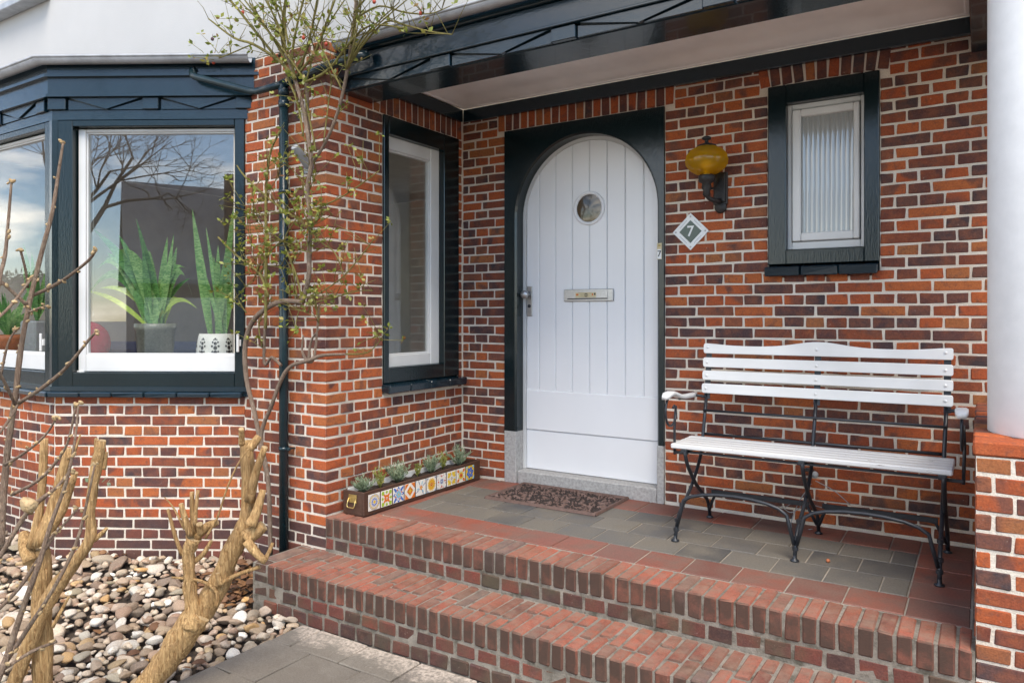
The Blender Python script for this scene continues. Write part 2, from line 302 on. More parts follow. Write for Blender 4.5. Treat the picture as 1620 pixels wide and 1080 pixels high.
# ------------------------------------------------------------------ mesh helpers
def frame(ox, oy, ang): return Matrix.Translation((ox, oy, 0)) @ Matrix.Rotation(ang, 4, 'Z')   # local x right, y inward, z up
I4 = Matrix.Identity(4)
class MB:
    def __init__(s, T=None): s.v = []; s.f = []; s.mi = []; s.sm = []; s.T = T or I4; s.m = 0
    def add(s, vs, fs, smooth=False):
        b = len(s.v); s.v += [s.T @ Vector(p) for p in vs]
        for f in fs: s.f.append([i + b for i in f]); s.mi.append(s.m); s.sm.append(smooth)
        return s
    def box(s, x0, x1, y0, y1, z0, z1):
        v = [(x, y, z) for z in (z0, z1) for y in (y0, y1) for x in (x0, x1)]
        return s.add(v, [(0, 2, 3, 1), (4, 5, 7, 6), (0, 1, 5, 4), (2, 6, 7, 3), (0, 4, 6, 2), (1, 3, 7, 5)])
    def cbox(s, x0, x1, y0, y1, z0, z1, ch=.003, jit=0.0, rng=random):
        c = ((x0 + x1) / 2, (y0 + y1) / 2, (z0 + z1) / 2); h = ((x1 - x0) / 2, (y1 - y0) / 2, (z1 - z0) / 2)
        ch = min(ch, min(h) * .45); vs = []; ix = {}
        for sx in (-1, 1):
            for sy in (-1, 1):
                for sz in (-1, 1):
                    j = [rng.uniform(-jit, jit) for _ in range(3)]
                    for a in range(3):
                        p = [sg * (hh - (0 if k == a else ch)) for k, (sg, hh) in enumerate(zip((sx, sy, sz), h))]
                        p = [c[k] + p[k] + j[k] + rng.uniform(-jit, jit) * .4 for k in range(3)]
                        ix[(sx, sy, sz, a)] = len(vs); vs.append(p)
        fs = []
        S = (-1, 1)
        for a in range(3):
            o = [k for k in range(3) if k != a]
            for sg in S:
                q = []
                for (u, w) in ((-1, -1), (1, -1), (1, 1), (-1, 1)):
                    t = [0, 0, 0]; t[a] = sg; t[o[0]] = u; t[o[1]] = w; q.append(ix[(*t, a)])
                fs.append(q)
            for u in S:
                for w in S:                        # edges along axis a
                    def k(e, ax):
                        t = [0, 0, 0]; t[a] = e; t[o[0]] = u; t[o[1]] = w; return ix[(*t, ax)]
                    fs.append([k(-1, o[0]), k(1, o[0]), k(1, o[1]), k(-1, o[1])])
        for sx in S:
            for sy in S:
                for sz in S: fs.append([ix[(sx, sy, sz, a)] for a in range(3)])
        cv = Vector(c); out = []
        for f in fs:
            p = [Vector(vs[i]) for i in f]; n = (p[1] - p[0]).cross(p[2] - p[0]); m = sum(p, Vector()) / len(p) - cv
            out.append(f if n.dot(m) > 0 else f[::-1])
        return s.add(vs, out)
    def poly(s, pts, y0, y1):                       # outline in x,z pulled along y (y0 front)
        n = len(pts); vs = [(p[0], y0, p[1]) for p in pts] + [(p[0], y1, p[1]) for p in pts]
        A = sum(pts[i][0] * pts[(i + 1) % n][1] - pts[(i + 1) % n][0] * pts[i][1] for i in range(n))
        idx = list(range(n)) if A > 0 else list(range(n))[::-1]
        fs = [idx, [i + n for i in idx[::-1]]]
        for k in range(n):
            a, b = idx[k], idx[(k + 1) % n]; fs.append([b, a, a + n, b + n])
        return s.add(vs, fs)
    def tube(s, pts, rad, n=8, cap=True, smooth=True, jit=0.0, rng=random, capmat=None):
        pts = [Vector(p) for p in pts]; N = len(pts); rad = rad if isinstance(rad, (list, tuple)) else [rad] * N
        vs = []; up = None
        for i, p in enumerate(pts):
            d = (pts[min(i + 1, N - 1)] - pts[max(i - 1, 0)]); d = d.normalized() if d.length > 1e-9 else Vector((0, 0, 1))
            if up is None: up = d.orthogonal().normalized()
            up = (up - d * up.dot(d)); up = up.normalized() if up.length > 1e-6 else d.orthogonal().normalized(); w = d.cross(up)
            for k in range(n):
                a = 2 * math.pi * k / n; r = rad[i] * (1 + rng.uniform(-jit, jit))
                vs.append(p + (up * math.cos(a) + w * math.sin(a)) * r)
        fs = [[i * n + k, i * n + (k + 1) % n, (i + 1) * n + (k + 1) % n, (i + 1) * n + k] for i in range(N - 1) for k in range(n)]
        s.add(vs, fs, smooth)
        if cap:
            b = len(s.v) - N * n; m = s.m
            if capmat is not None: s.m = capmat
            for f in (list(range(n))[::-1], [(N - 1) * n + k for k in range(n)]):
                s.f.append([b + i for i in f]); s.mi.append(s.m); s.sm.append(False)
            s.m = m
        return s
    def lathe(s, prof, c, n=32, smooth=True, a0=0, a1=2 * math.pi):
        full = abs(a1 - a0 - 2 * math.pi) < 1e-6; m = n if full else n + 1; vs = []
        for r, z in prof:
            for k in range(m):
                a = a0 + (a1 - a0) * k / n; vs.append((c[0] + r * math.cos(a), c[1] + r * math.sin(a), c[2] + z))
        fs = [[i * m + k, i * m + (k + 1) % m, (i + 1) * m + (k + 1) % m, (i + 1) * m + k] for i in range(len(prof) - 1) for k in range(n)]
        return s.add(vs, fs, smooth)
    def strip(s, pts, w, side, smooth=True):        # leaf blade: centre line, half widths, sideways vectors
        vs = []
        for p, ww, sd in zip(pts, w, side): p = Vector(p); sd = Vector(sd); vs += [p - sd * ww, p, p + sd * ww]
        fs = []
        for i in range(len(pts) - 1):
            a = i * 3; fs += [[a, a + 1, a + 4, a + 3], [a + 1, a + 2, a + 5, a + 4]]
        return s.add(vs, fs, smooth)
    def mesh(s, name, mats):
        me = bpy.data.meshes.new(name); me.from_pydata([tuple(v) for v in s.v], [], s.f)
        for m in (mats if isinstance(mats, (list, tuple)) else [mats]): me.materials.append(MAT[m] if isinstance(m, str) else m)
        me.polygons.foreach_set("material_index", s.mi); me.polygons.foreach_set("use_smooth", s.sm); me.update(); return me
    def build(s, name, mats, parent=None, kind=None, label=None):
        return link(bpy.data.objects.new(name, s.mesh(name, mats)), parent, kind, label)
WL = {}
def link(o, parent=None, kind=None, label=None):
    COL.objects.link(o)
    if parent is not None:
        o.parent = parent; o.matrix_parent_inverse = Matrix.Translation(-WL.get(parent.name, Vector()))
    if kind: o["kind"] = kind
    if label: o["label"] = label
    return o
def thing(name, label, cat, loc, group=None):
    o = bpy.data.objects.new(name, None); o.empty_display_size = .1; COL.objects.link(o); o.location = loc; WL[o.name] = Vector(loc)
    return tag(o, label, cat, group)
def tag(o, label, cat, group=None):
    o["label"] = label; o["category"] = cat
    if group: o["group"] = group
    return o

# ------------------------------------------------------------------ bricks
HB = .0615; JT = .0098
BVAR = {}
def brick_mesh(L, D, H, mat, rng, ch=.0035, jit=.0022):
    key = (round(L, 3), round(D, 3), round(H, 3), mat); lst = BVAR.setdefault(key, [])
    if len(lst) < 7:
        b = MB(); b.cbox(-L / 2, L / 2, -D / 2, D / 2, -H / 2, H / 2, ch, jit, rng); lst.append(b.mesh('brick', mat)); return lst[-1]
    return rng.choice(lst)
class Field:                                         # gathers the bricks of one wall: the 300 that show largest become objects, the rest one part
    def __init__(s, owner, name='brick'): s.o = owner; s.items = []; s.name = name
    def put(s, T, x0, x1, y0, y1, z0, z1, mat, rng, ch=.004, jit=.0019, tilt=.005):
        L, D, H = x1 - x0, y1 - y0, z1 - z0
        if min(L, D, H) < .012: return
        c = Vector(((x0 + x1) / 2, (y0 + y1) / 2, (z0 + z1) / 2))
        Mx = T @ Matrix.Translation(c) @ Matrix.Rotation(rng.uniform(-tilt, tilt), 4, 'Z') @ Matrix.Rotation(rng.uniform(-tilt, tilt) * .7, 4, 'Y')
        w = Mx.translation; k = L * H * pxsize(w) ** 2 if inframe(w) else 0
        s.items.append((k, Mx, L, D, H, mat, ch, jit, rng.random()))
    def flush(s, most=300, restname='brick_field'):
        it = sorted(s.items, key=lambda q: -q[0]); rng = random.Random(5)
        for k, Mx, L, D, H, mat, ch, jit, r in it[:most]:
            o = bpy.data.objects.new(s.name, brick_mesh(L, D, H, mat, rng, ch, jit)); COL.objects.link(o); o.parent = s.o
            o.matrix_parent_inverse = Matrix.Translation(-WL.get(s.o.name, Vector())); o.matrix_basis = Mx
        by = {}
        for q in it[most:]: by.setdefault(q[5], []).append(q)
        if by:
            names = list(by); b = MB()
            for i, m in enumerate(names):
                b.m = i
                for k, Mx, L, D, H, mat, ch, jit, r in by[m]:
                    b.T = Mx; b.cbox(-L / 2, L / 2, -D / 2, D / 2, -H / 2, H / 2, ch, jit, rng)
            b.T = I4; b.build(restname, names, s.o, 'stuff')
def minus(a, b, holes, pad=.0):
    out = [(a, b)]
    for h0, h1 in holes:
        nx = []
        for p, q in out:
            if h1 <= p or h0 >= q: nx.append((p, q)); continue
            if h0 - p > .01: nx.append((p, h0))
            if q - h1 > .01: nx.append((h1, q))
        out = nx
    return out
def lay(field, T, x0, x1, z0, z1, holes, rng, ph=0, matf=None, proud=.0036, ends=None, depth=.09, mixed=.12):
    """courses of bricks: stretchers and headers by turns; holes are (x0,x1,z0,z1) in wall coordinates"""
    k = 0; z = z0
    n = max(1, round((z1 - z0) / HB)); h = (z1 - z0) / n
    for k in range(n):
        za, zb = z0 + k * h + JT / 2, z0 + (k + 1) * h - JT / 2; par = (k + ph) % 2
        a, b = ends(k, par) if ends else (x0, x1)
        hol = []
        for (hx0, hx1, hz0, hz1) in holes:
            if hz0 < zb - .012 and hz1 > za + .012: hol.append((hx0, hx1))
        pitch = .217 if par == 0 else .1085
        off = (.054 + .1085 * ((k // 2) % 2)) if par == 0 else 0.0
        for (p, q) in minus(a, b, hol):
            js = [p]; x = math.floor((p - x0 - off) / pitch) * pitch + x0 + off
            while x < q - .035:
                if x > p + .035: js.append(x + rng.uniform(-.004, .004))
                if par == 0 and rng.random() < mixed and x + .1085 > p + .035 and x + .1085 < q - .035: js.append(x + .1085)
                x += pitch
            js.append(q)
            for i in range(len(js) - 1):
                u0 = js[i] + (JT / 2 if i > 0 else .003); u1 = js[i + 1] - (JT / 2 if i < len(js) - 2 else .003)
                ya = -proud + rng.uniform(-.0015, .0012); zz0, zz1 = za + rng.uniform(-.0012, .0012), zb + rng.uniform(-.0012, .0012)
                for (hx0, hx1, hz0, hz1) in holes:      # trim courses that a sill or head cuts through
                    if hx0 < u1 - .004 and hx1 > u0 + .004:
                        if hz0 < zz1 <= hz0 + .03 and zz0 < hz0: zz1 = min(zz1, hz0 - .002)
                        if zz0 < hz1 and hz1 < zz1: zz0 = max(zz0, hz1 + .002)
                if zz1 - zz0 < .014: continue
                field.put(T, u0, u1, ya, depth, zz0, zz1, matf(za) if matf else 'brick', rng)
def slabwall(T, x0, x1, z0, z1, holes, y0, y1, name, mat, parent):
    """solid backing of a wall (its mortar), with real openings"""
    xs = sorted({x0, x1, *[v for h in holes for v in h[:2] if x0 < v < x1]}); zs = sorted({z0, z1, *[v for h in holes for v in h[2:] if z0 < v < z1]})
    b = MB(T)
    for i in range(len(xs) - 1):
        for j in range(len(zs) - 1):
            cx, cz = (xs[i] + xs[i + 1]) / 2, (zs[j] + zs[j + 1]) / 2
            if any(h[0] < cx < h[1] and h[2] < cz < h[3] for h in holes): continue
            b.box(xs[i], xs[i + 1], y0, y1, zs[j], zs[j + 1])
    return b.build(name, mat, parent)

# ================================================================== GROUND AND SETTING
GZ = -.43
g = MB(); g.box(-250, 250, -250, 250, GZ - .5, GZ - .09); g.build('ground', 'ground', None, 'structure')

HOUSE = thing('brick_house', 'red brick house with dark teal woodwork, porch, bay window and white upper wall', 'house', (0, -1.285, GZ))
T_BACK = frame(0, 0, 0); T_SIDE = frame(0, -1.285, R(90)); T_PIER = frame(0, -1.285, 0)
BA = R(31.0); P2 = Vector((-.684, -1.285, 0)); P1 = P2 - Vector((math.cos(BA), math.sin(BA), 0)) * 1.1835
T_A = frame(P2.x, P2.y, BA); T_B = frame(P1.x, P1.y, 0); SA = 1.1835
ZT = 2.471

# ---- back wall of the porch
hb = [(.36, 1.495, -.2, 2.366), (2.092, 2.647, 1.327, 2.376)]
w_back = slabwall(T_BACK, 0, 6.6, -.50, 2.70, hb, 0, .24, 'porch_wall', 'mortar', HOUSE)
F = Field(w_back); rng = random.Random(11)
arch = [(.30, 1.555, 2.366, ZT + .2), (2.05, 2.69, 2.376, ZT + .2)]
lay(F, T_BACK, 0.004, 6.58, .012, ZT + .05, [hb[0], (2.092, 2.647, 1.352, 2.376)] + arch, rng, ph=0)
def soldiers(field, T, x0, x1, z0, z1, n, rng, fan=0.0):
    w = (x1 - x0) / n
    for i in range(n):
        a = x0 + i * w + .004; b = x0 + (i + 1) * w - .004; cx = (a + b) / 2; t = ((i + .5) / n - .5) * 2
        Tt = T @ Matrix.Translation((cx, 0, z0)) @ Matrix.Rotation(t * fan, 4, 'Y')
        field.put(Tt, -(b - a) / 2, (b - a) / 2, -.004 + rng.uniform(-.001, .001), .09, .004, z1 - z0, 'brick', rng)
soldiers(F, T_BACK, .30, 1.555, 2.366, ZT + .012, 21, rng); soldiers(F, T_BACK, 2.05, 2.69, 2.376, ZT + .012, 11, rng, .16)
F.flush()
# ---- side wall of the porch
hs = [(.462, 1.230, .640, 2.350)]
w_side = slabwall(T_SIDE, .10, 1.285, -.45, 2.66, hs, 0, .22, 'porch_side_wall', 'mortar', HOUSE)
F = Field(w_side); rng = random.Random(12)
n_p = round((2.66 - (-.43)) / HB)
def e_side(k, par): return ((.112 if par == 0 else .167), 1.279)
lay(F, T_SIDE, .112, 1.28, -.43, 2.66, hs + [(.44, 1.30, 2.350, ZT + .3), (0, 1.3, -.5, -.02)], rng, ph=1, ends=lambda k, par: ((.167 if par == 0 else .112), 1.276))
soldiers(F, T_SIDE, .44, 1.275, 2.352, ZT + .012, 14, rng)
F.flush()
# ---- brick pier beside the porch
w_pier = slabwall(T_PIER, -.80, 0, -.45, 2.66, [], 0, .22, 'pier_wall', 'mortar', HOUSE)
F = Field(w_pier); rng = random.Random(13)
pl = lambda z: 'plinth' if z < -.06 else 'brick'
lay(F, T_PIER, -.79, 0, -.43, 2.66, [], rng, ph=1, matf=pl, ends=lambda k, par: (-.79, -.112 if par == 0 else -.167))
n = round((2.66 + .43) / HB); h = (2.66 + .43) / n
for k in range(n):                                   # corner bricks show on both faces
    za, zb = -.43 + k * h + JT / 2, -.43 + (k + 1) * h - JT / 2; par = (k + 1) % 2
    lx, ly = (.101, .156) if par == 0 else (.156, .101)
    F.put(T_PIER, -lx, .0035, -.0035, ly, za, zb, pl(za), rng, .005, .0016)
F.flush()
# ---- bay parapet
plb = lambda z: 'plinth' if z < -.17 else 'brick'
w_ba = slabwall(T_A, -SA, .02, -.50, .62, [], 0, .2, 'bay_wall', 'mortar', HOUSE); F = Field(w_ba); rng = random.Random(14)
lay(F, T_A, -SA + .002, -.004, -.43, .640, [], rng, ph=0, matf=plb); F.flush()
w_bb = slabwall(T_B, -1.75, -.01, -.50, .62, [], 0, .2, 'bay_wall', 'mortar', HOUSE); F = Field(w_bb); rng = random.Random(15)
lay(F, T_B, -1.74, -.003, -.43, .640, [], rng, ph=1, matf=plb); F.flush()
# ---- upper stucco wall
b = MB(); b.box(-7, 0, -1.285, 4, 2.665, 6.2); b.box(0, 7, -.0, 4, 2.70, 6.2)
b.build('upper_wall', 'stucco', HOUSE)
b = MB(); b.cbox(-5.2, -3.02, -1.40, -1.29, 3.575, 3.63, .006); b.build('upper_window_sill', 'zinc', HOUSE)
# ---- interior seen through the windows
b = MB(); b.box(-5, -.225, -1.0, 3.4, .10, .14); b.m = 1
b.box(-5, -2.3, 3.2, 3.3, .14, 2.6); b.box(-.5, -.225, 3.2, 3.3, .14, 2.6); b.box(-2.3, -.5, 3.2, 3.3, .14, .3); b.box(-2.3, -.5, 3.2, 3.3, 2.45, 2.6); b.box(-5, -4.9, -1.0, 3.2, .14, 2.6); b.box(-5, -.225, -1.28, 3.3, 2.62, 2.66)  # unseen rear opening added to let sky light onto the plants
b.box(-.225, 3.6, .9, 1.0, 0, 2.62); b.box(-.225, -.222, 0.0, 3.2, .14, 2.6); b.box(3.5, 3.6, .24, .9, 0, 2.6); b.box(-.1, 3.6, .24, .9, 2.62, 2.66); b.box(-.1, 3.6, .24, .9, -.1, 0)
b.build('room_shell', ['roomfloor', 'room'], HOUSE)

# ================================================================== WINDOWS
def ring(b, x0, x1, z0, z1, w, y0, y1, ch=.004):      # four butted rails; w = left, right, top, bottom
    l, r, t, m = w
    b.cbox(x0, x0 + l, y0, y1, z0, z1, ch); b.cbox(x1 - r, x1, y0, y1, z0, z1, ch)
    b.cbox(x0 + l, x1 - r, y0 + .001, y1, z1 - t, z1, ch); b.cbox(x0 + l, x1 - r, y0 + .001, y1, z0, z0 + m, ch)
def window(name, T, outer, fw, sash, sw, yf=-.012, ys=.035, label=None, glassm='glass', bead=True, yd=.11):
    x0, x1, z0, z1 = outer; f = MB(T); ring(f, x0, x1, z0, z1, fw, yf, yd)
    fo = f.build(name, 'teal_shaded', HOUSE, label=label)
    a0, a1, c0, c1 = sash; s = MB(T); ring(s, a0, a1, c0, c1, sw, ys, ys + .05, .005)
    g0, g1, h0, h1 = a0 + sw[0], a1 - sw[1], c0 + sw[3], c1 - sw[2]
    if bead: ring(s, g0 - .001, g1 + .001, h0 - .001, h1 + .001, (.010,) * 4, ys + .012, ys + .04, .003)
    s.build('sash', 'white', fo)
    if glassm == 'glass':
        p = MB(T); p.box(g0 - .004, g1 + .004, ys + .026, ys + .034, h0 - .004, h1 + .004); p.build('pane', 'glass', fo)
    return fo, (g0, g1, h0, h1)
# bay, angled facet
wa, _ = window('bay_window', T_A, (-1.165, -.004, .655, 2.312), (.100, .062, .040, .118), (-1.058, -.064, .775, 2.268), (.047, .014, .020, .105), label='wide bay window beside the brick pier, plants behind it')
wb, _ = window('bay_window', T_B, (-1.72, -.006, .655, 2.312), (.06, .088, .040, .118), (-1.66, -.085, .775, 2.268), (.047, .040, .020, .105), label='bay window on the street side, further from the porch')
for T, x in ((T_A, -.040), (T_B, -.115)):
    b = MB(T); b.cbox(x - .008, x + .008, -.03, -.018, .90, 1.01, .003); b.cbox(x - .005, x + .016, -.02, .0, .935, .975, .003)
    b.build('window_stay', 'plastic', wa if T is T_A else wb)
# corner post and head beam of the bay
Bn = [Vector((0, -1)), Vector((math.sin(BA), -math.cos(BA)))]
PB0 = Vector((P1.x - 1.75, P1.y))
def bay_off(o):
    a, c = Vector((PB0.x, PB0.y)) + Bn[0] * o, Vector((P1.x, P1.y)); m = (Bn[0] + Bn[1]).normalized(); m = c + m * (o / m.dot(Bn[0]))
    d = Vector((math.cos(BA), math.sin(BA))); e = Vector((P2.x, P2.y)) + Bn[1] * o
    k = (P2.y - .004 - e.y) / d.y if o > 0 else 0.0     # run on until the pier's face stops it
    return a, m, e + d * (k if o > 0 else 0)
def bay_sweep(o0, o1, z0, z1, name, mat, parent, stop=None):
    A, B_ = bay_off(o0), bay_off(o1); vs = []
    for p, q in zip(A, B_): vs += [(p.x, p.y, z0), (q.x, q.y, z0), (q.x, q.y, z1), (p.x, p.y, z1)]
    fs = []
    for i in range(2):
        a = i * 4
        for k in range(4): fs.append([a + k, a + (k + 1) % 4, a + 4 + (k + 1) % 4, a + 4 + k][::-1])
    fs += [[0, 1, 2, 3], [8, 11, 10, 9]]
    b = MB(); b.add(vs, fs); return b.build(name, mat, parent)
b = MB(); c = Vector((P1.x, P1.y)); m = (Bn[0] + Bn[1]).normalized()
b.poly([(0, 0)] * 3, 0, 0) if False else None
post = MB(); q = [c + m * .018, c + Vector((math.cos(BA), math.sin(BA))) * .03 - Bn[1] * .0 + Bn[1] * .014, c + Vector((math.cos(BA), math.sin(BA))) * .03 - Bn[1] * .1, c - m * .12, c + Vector((-.03, .1)), c + Vector((-.03, -.014))]
post.add([(p.x, p.y, z) for z in (.655, 2.312) for p in q], [[i, (i + 1) % 6, 6 + (i + 1) % 6, 6 + i] for i in range(6)] + [list(range(6))[::-1], list(range(6, 12))])
post.build('corner_post', 'teal_shaded', HOUSE)
BAY = bay_sweep(-.12, .015, 2.312, 2.368, 'bay_head_beam', 'teal', HOUSE)
bay_sweep(-.12, .004, 2.368, 2.442, 'trim_backing', 'teal', BAY)
bay_sweep(-.12, .058, 2.442, 2.458, 'lower_moulding', 'teal', BAY)
bay_sweep(-.12, .044, 2.458, 2.560, 'fascia_board', 'teal', BAY)
bay_sweep(-.12, .068, 2.560, 2.578, 'upper_moulding', 'teal', BAY)
bay_sweep(-.12, .048, 2.578, 2.606, 'cornice_board', 'teal', BAY)
bay_sweep(-.30, .050, 2.606, 2.668, 'bay_roof_edge', 'teal', BAY)
def half_gutter(path, r, name, parent):
    b = MB(); A = [Vector(p) for p in path]; n = 10; vs = []
    for i, p in enumerate(A):
        d = (A[min(i + 1, len(A) - 1)] - A[max(i - 1, 0)]).normalized(); w = d.cross(Vector((0, 0, 1))).normalized()
        sc = 1.0
        if 0 < i < len(A) - 1: sc = 1 / max(.5, (A[i] - A[i - 1]).normalized().cross(Vector((0, 0, 1))).dot(w))
        for rr in (r, r - .004):
            for k in range(n + 1):
                a = math.pi * k / n; vs.append(p + w * (math.cos(a) * rr * sc) - Vector((0, 0, math.sin(a) * rr)))
        for k in range(8):                             # rolled front bead
            a = 2 * math.pi * k / 8; vs.append(p + w * ((r + math.cos(a) * .008) * sc) + Vector((0, 0, math.sin(a) * .008)))
    M_ = 2 * (n + 1) + 8; fs = []
    for i in range(len(A) - 1):
        for base in (0, n + 1):
            for k in range(n): fs.append([i * M_ + base + k, i * M_ + base + k + 1, (i + 1) * M_ + base + k + 1, (i + 1) * M_ + base + k])
        for k in range(8): fs.append([i * M_ + 2 * n + 2 + k, i * M_ + 2 * n + 2 + (k + 1) % 8, (i + 1) * M_ + 2 * n + 2 + (k + 1) % 8, (i + 1) * M_ + 2 * n + 2 + k])
    b.add(vs, fs, True); return b.build(name, 'zinc', parent)
go = bay_off(.095); e = Vector((P2.x, P2.y)) + Bn[1] * .095 + Vector((math.cos(BA), math.sin(BA))) * .06
half_gutter([(go[0].x, go[0].y, 2.660), (go[1].x, go[1].y, 2.660), (e.x, e.y, 2.660)], .038, 'gutter', HOUSE)
# trim pieces: hanging triangles and small blocks
def trim(T, xs, w, z0, z1, y0, y1, parent, mirror=False):
    for x in xs:
        t = MB(T); t.poly([(x + .012, z1 - .002), (x + w * .425, z0 + .004), (x + w * .80, z1 - .002)], y0, y1); t.build('trim_triangle', 'teal', parent)
        t = MB(T); t.cbox(x + w * .815, x + w - .006, y0, y1, z0 + .002, z1 - .002, .003); t.build('trim_block', 'teal', parent)
        t = MB(T); t.poly([(x + .004, z0 + .003), (x + w * .40, z0 + .003), (x + .004, z1 - .012)], y0 + .011, y1); t.build('trim_wedge', 'teal', parent)
        t = MB(T); t.poly([(x + w * .45, z0 + .003), (x + w * .81, z0 + .003), (x + w * .81, z1 - .012)], y0 + .011, y1); t.build('trim_wedge', 'teal', parent)
trim(T_A, [-1.085, -.513], .568, 2.368, 2.442, -.034, -.0045, BAY)
t = MB(T_A); t.cbox(-1.205, -1.095, -.034, -.0045, 2.370, 2.440, .003); t.build('trim_block', 'teal', BAY)
trim(T_B, [-.62, -1.19, -1.75], .568, 2.368, 2.442, -.034, -.0045, BAY)
# sills
BSL = bay_sweep(-.05, .016, .630, .661, 'bay_window_sill', 'teal', HOUSE); rng = random.Random(6)
for T, a0_, n_ in ((T_A, -1.196, 6), (T_B, -1.74, 9)):
    w_ = (-.004 - a0_) / n_ if T is T_A else (.014 - a0_) / n_
    for i in range(n_):
        b = MB(T @ Matrix.Translation((0, 0, .631)) @ Matrix.Rotation(.10, 4, 'X')); b.cbox(a0_ + i * w_ + .002, a0_ + (i + 1) * w_ - .002, -.058 + rng.uniform(-.002, .002), .01, 0, .032, .006, .0015, rng); b.build('sill_tile', 'teal', BSL)
bay_sweep(-.05, .030, .662, .690, 'bay_sill_ledge', 'teal', HOUSE)
# porch side window
ws, _ = window('porch_side_window', T_SIDE, (.464, 1.228, .705, 2.350), (.046, .168, .110, .092), (.506, 1.062, .795, 2.242), (.030, .095, .085, .078), yf=-.014, ys=.03, label='tall narrow window in the porch side wall')
rng = random.Random(3); n = 4
for i in range(n):
    a = .452 + i * (.80 / n); b = MB(T_SIDE @ Matrix.Translation((0, 0, .652)) @ Matrix.Rotation(.14, 4, 'X'))
    b.cbox(a + .002, a + .80 / n - .002, -.065, .05, .0, .050, .006, .002, rng); b.build('sill_tile', 'teal', ws)
b = MB(T_SIDE); b.cbox(1.065, 1.085, .012, .05, .99, 1.035, .003); b.build('hinge', 'iron', ws)
# small ribbed window
wr, gr = window('small_window', T_BACK, (2.094, 2.645, 1.398, 2.374), (.094, .070, .104, .078), (2.185, 2.580, 1.478, 2.272), (.025, .025, .03, .042), yf=-.016, ys=.028, label='small window with ribbed glass beside the wall lamp', glassm=None, bead=False)
s = MB(T_BACK); ring(s, 2.214, 2.551, 1.523, 2.238, (.045, .030, .040, .045), .018, .06, .005); s.build('inner_sash', 'white', wr)
b = MB(); x0, x1, z0, z1 = 2.255, 2.525, 1.562, 2.203; nx = 176; vs = []; fs = []
for j, z in enumerate((z0, z1)):
    for i in range(nx + 1):
        u = i / nx; vs.append((x0 + (x1 - x0) * u, .045 - .0042 * abs(math.sin(math.pi * u * 11)) ** .8, z))
fs = [[i, i + 1, nx + 2 + i, nx + 1 + i] for i in range(nx)]; b.add(vs, fs, True); b.build('ribbed_pane', 'ribbed', wr)
rng = random.Random(4)
for i in range(3):
    a = 2.083 + i * .187; b = MB(T_BACK @ Matrix.Translation((0, 0, 1.342)) @ Matrix.Rotation(.16, 4, 'X'))
    b.cbox(a + .0025, a + .187 - .0025, -.055, .05, .0, .050, .005, .0015, rng); b.build('sill_tile', 'teal', wr)

# ================================================================== DOOR
fr = MB(); cx, r, zs = .953, .4975, 1.775; N = 40
arc = [(cx + r * math.cos(a), zs + r * math.sin(a)) for a in [math.pi * i / N for i in range(N + 1)]]
x0, x1, zt, zb = .362, 1.493, 2.364, .345
outer = [(x1, zb), (x1, zt), (x0, zt), (x0, zb)]; inner = [(cx + r, zb)] + arc + [(cx - r, zb)]
def outer_pt(i):
    if i == 0: return (x1, zb)
    if i == len(inner) - 1: return (x0, zb)
    a = math.pi * (i - 1) / N; c_, s_ = math.cos(a), math.sin(a); tx = (x1 - cx) / c_ if c_ > 1e-6 else ((x0 - cx) / c_ if c_ < -1e-6 else 1e9)
    tz = (zt - zs) / s_ if s_ > 1e-6 else 1e9; t = min(tx, tz); return (cx + c_ * t, zs + s_ * t)
OUT = [outer_pt(i) for i in range(len(inner))]
# keep the square corners of the frame
for kc, (qx, qz) in ((0, (x1, zt)), (1, (x0, zt))):
    i = min(range(1, len(OUT) - 1), key=lambda j: (OUT[j][0] - qx) ** 2 + (OUT[j][1] - qz) ** 2); OUT[i] = (qx, qz)
yf, yb = -.014, .13; vs = []; K = len(inner)
ch = .012
for (px_, pz_), (qx, qz) in zip(inner, OUT):
    d = Vector((qx - px_, qz - pz_)); d = d.normalized() * ch
    vs += [(px_, yb, pz_), (px_, yf + ch, pz_), (px_ + d.x, yf, pz_ + d.y), (qx, yf, qz), (qx, yb, qz)]
fs = [[i * 5 + k, i * 5 + k + 1, (i + 1) * 5 + k + 1, (i + 1) * 5 + k] for i in range(K - 1) for k in range(4)] + [[0, 4, 3, 2, 1], [(K - 1) * 5 + k for k in (0, 1, 2, 3, 4)]]
fr.add(vs, [f[::-1] for f in fs]); DFR = fr.build('door_frame', 'teal_shaded', HOUSE, label='dark glossy door frame with a round-arched opening')
for a, bb in ((.362, .4565), (1.4495, 1.493)):
    p = MB(); p.cbox(a, bb, -.018, .13, -.002, .3445, .004, .001, random.Random(2)); p.build('stone_plinth', 'stone', DFR)
b = MB(); b.cbox(.458, 1.448, -.004, .2, -.03, .086, .008, .0015, random.Random(8)); b.build('stone_threshold', 'stone', DFR)
# rebate ring inside the arch
rb = MB(); r2 = r - .022; vs = []
ins = [(cx + r, .0865)] + arc + [(cx - r, .0865)]
for (px_, pz_) in ins:
    d = Vector((cx - px_, max(0, zs - pz_) * 0 + (zs - pz_ if pz_ > zs else 0))); d = d.normalized() * .022
    vs += [(px_, .075, pz_), (px_ + d.x, .075, pz_ + d.y), (px_ + d.x, .12, pz_ + d.y)]
rb.add(vs, [[i * 3 + k, (i + 1) * 3 + k, (i + 1) * 3 + k + 1, i * 3 + k + 1] for i in range(len(ins) - 1) for k in range(2)]); rb.build('door_stop', 'white', DFR)
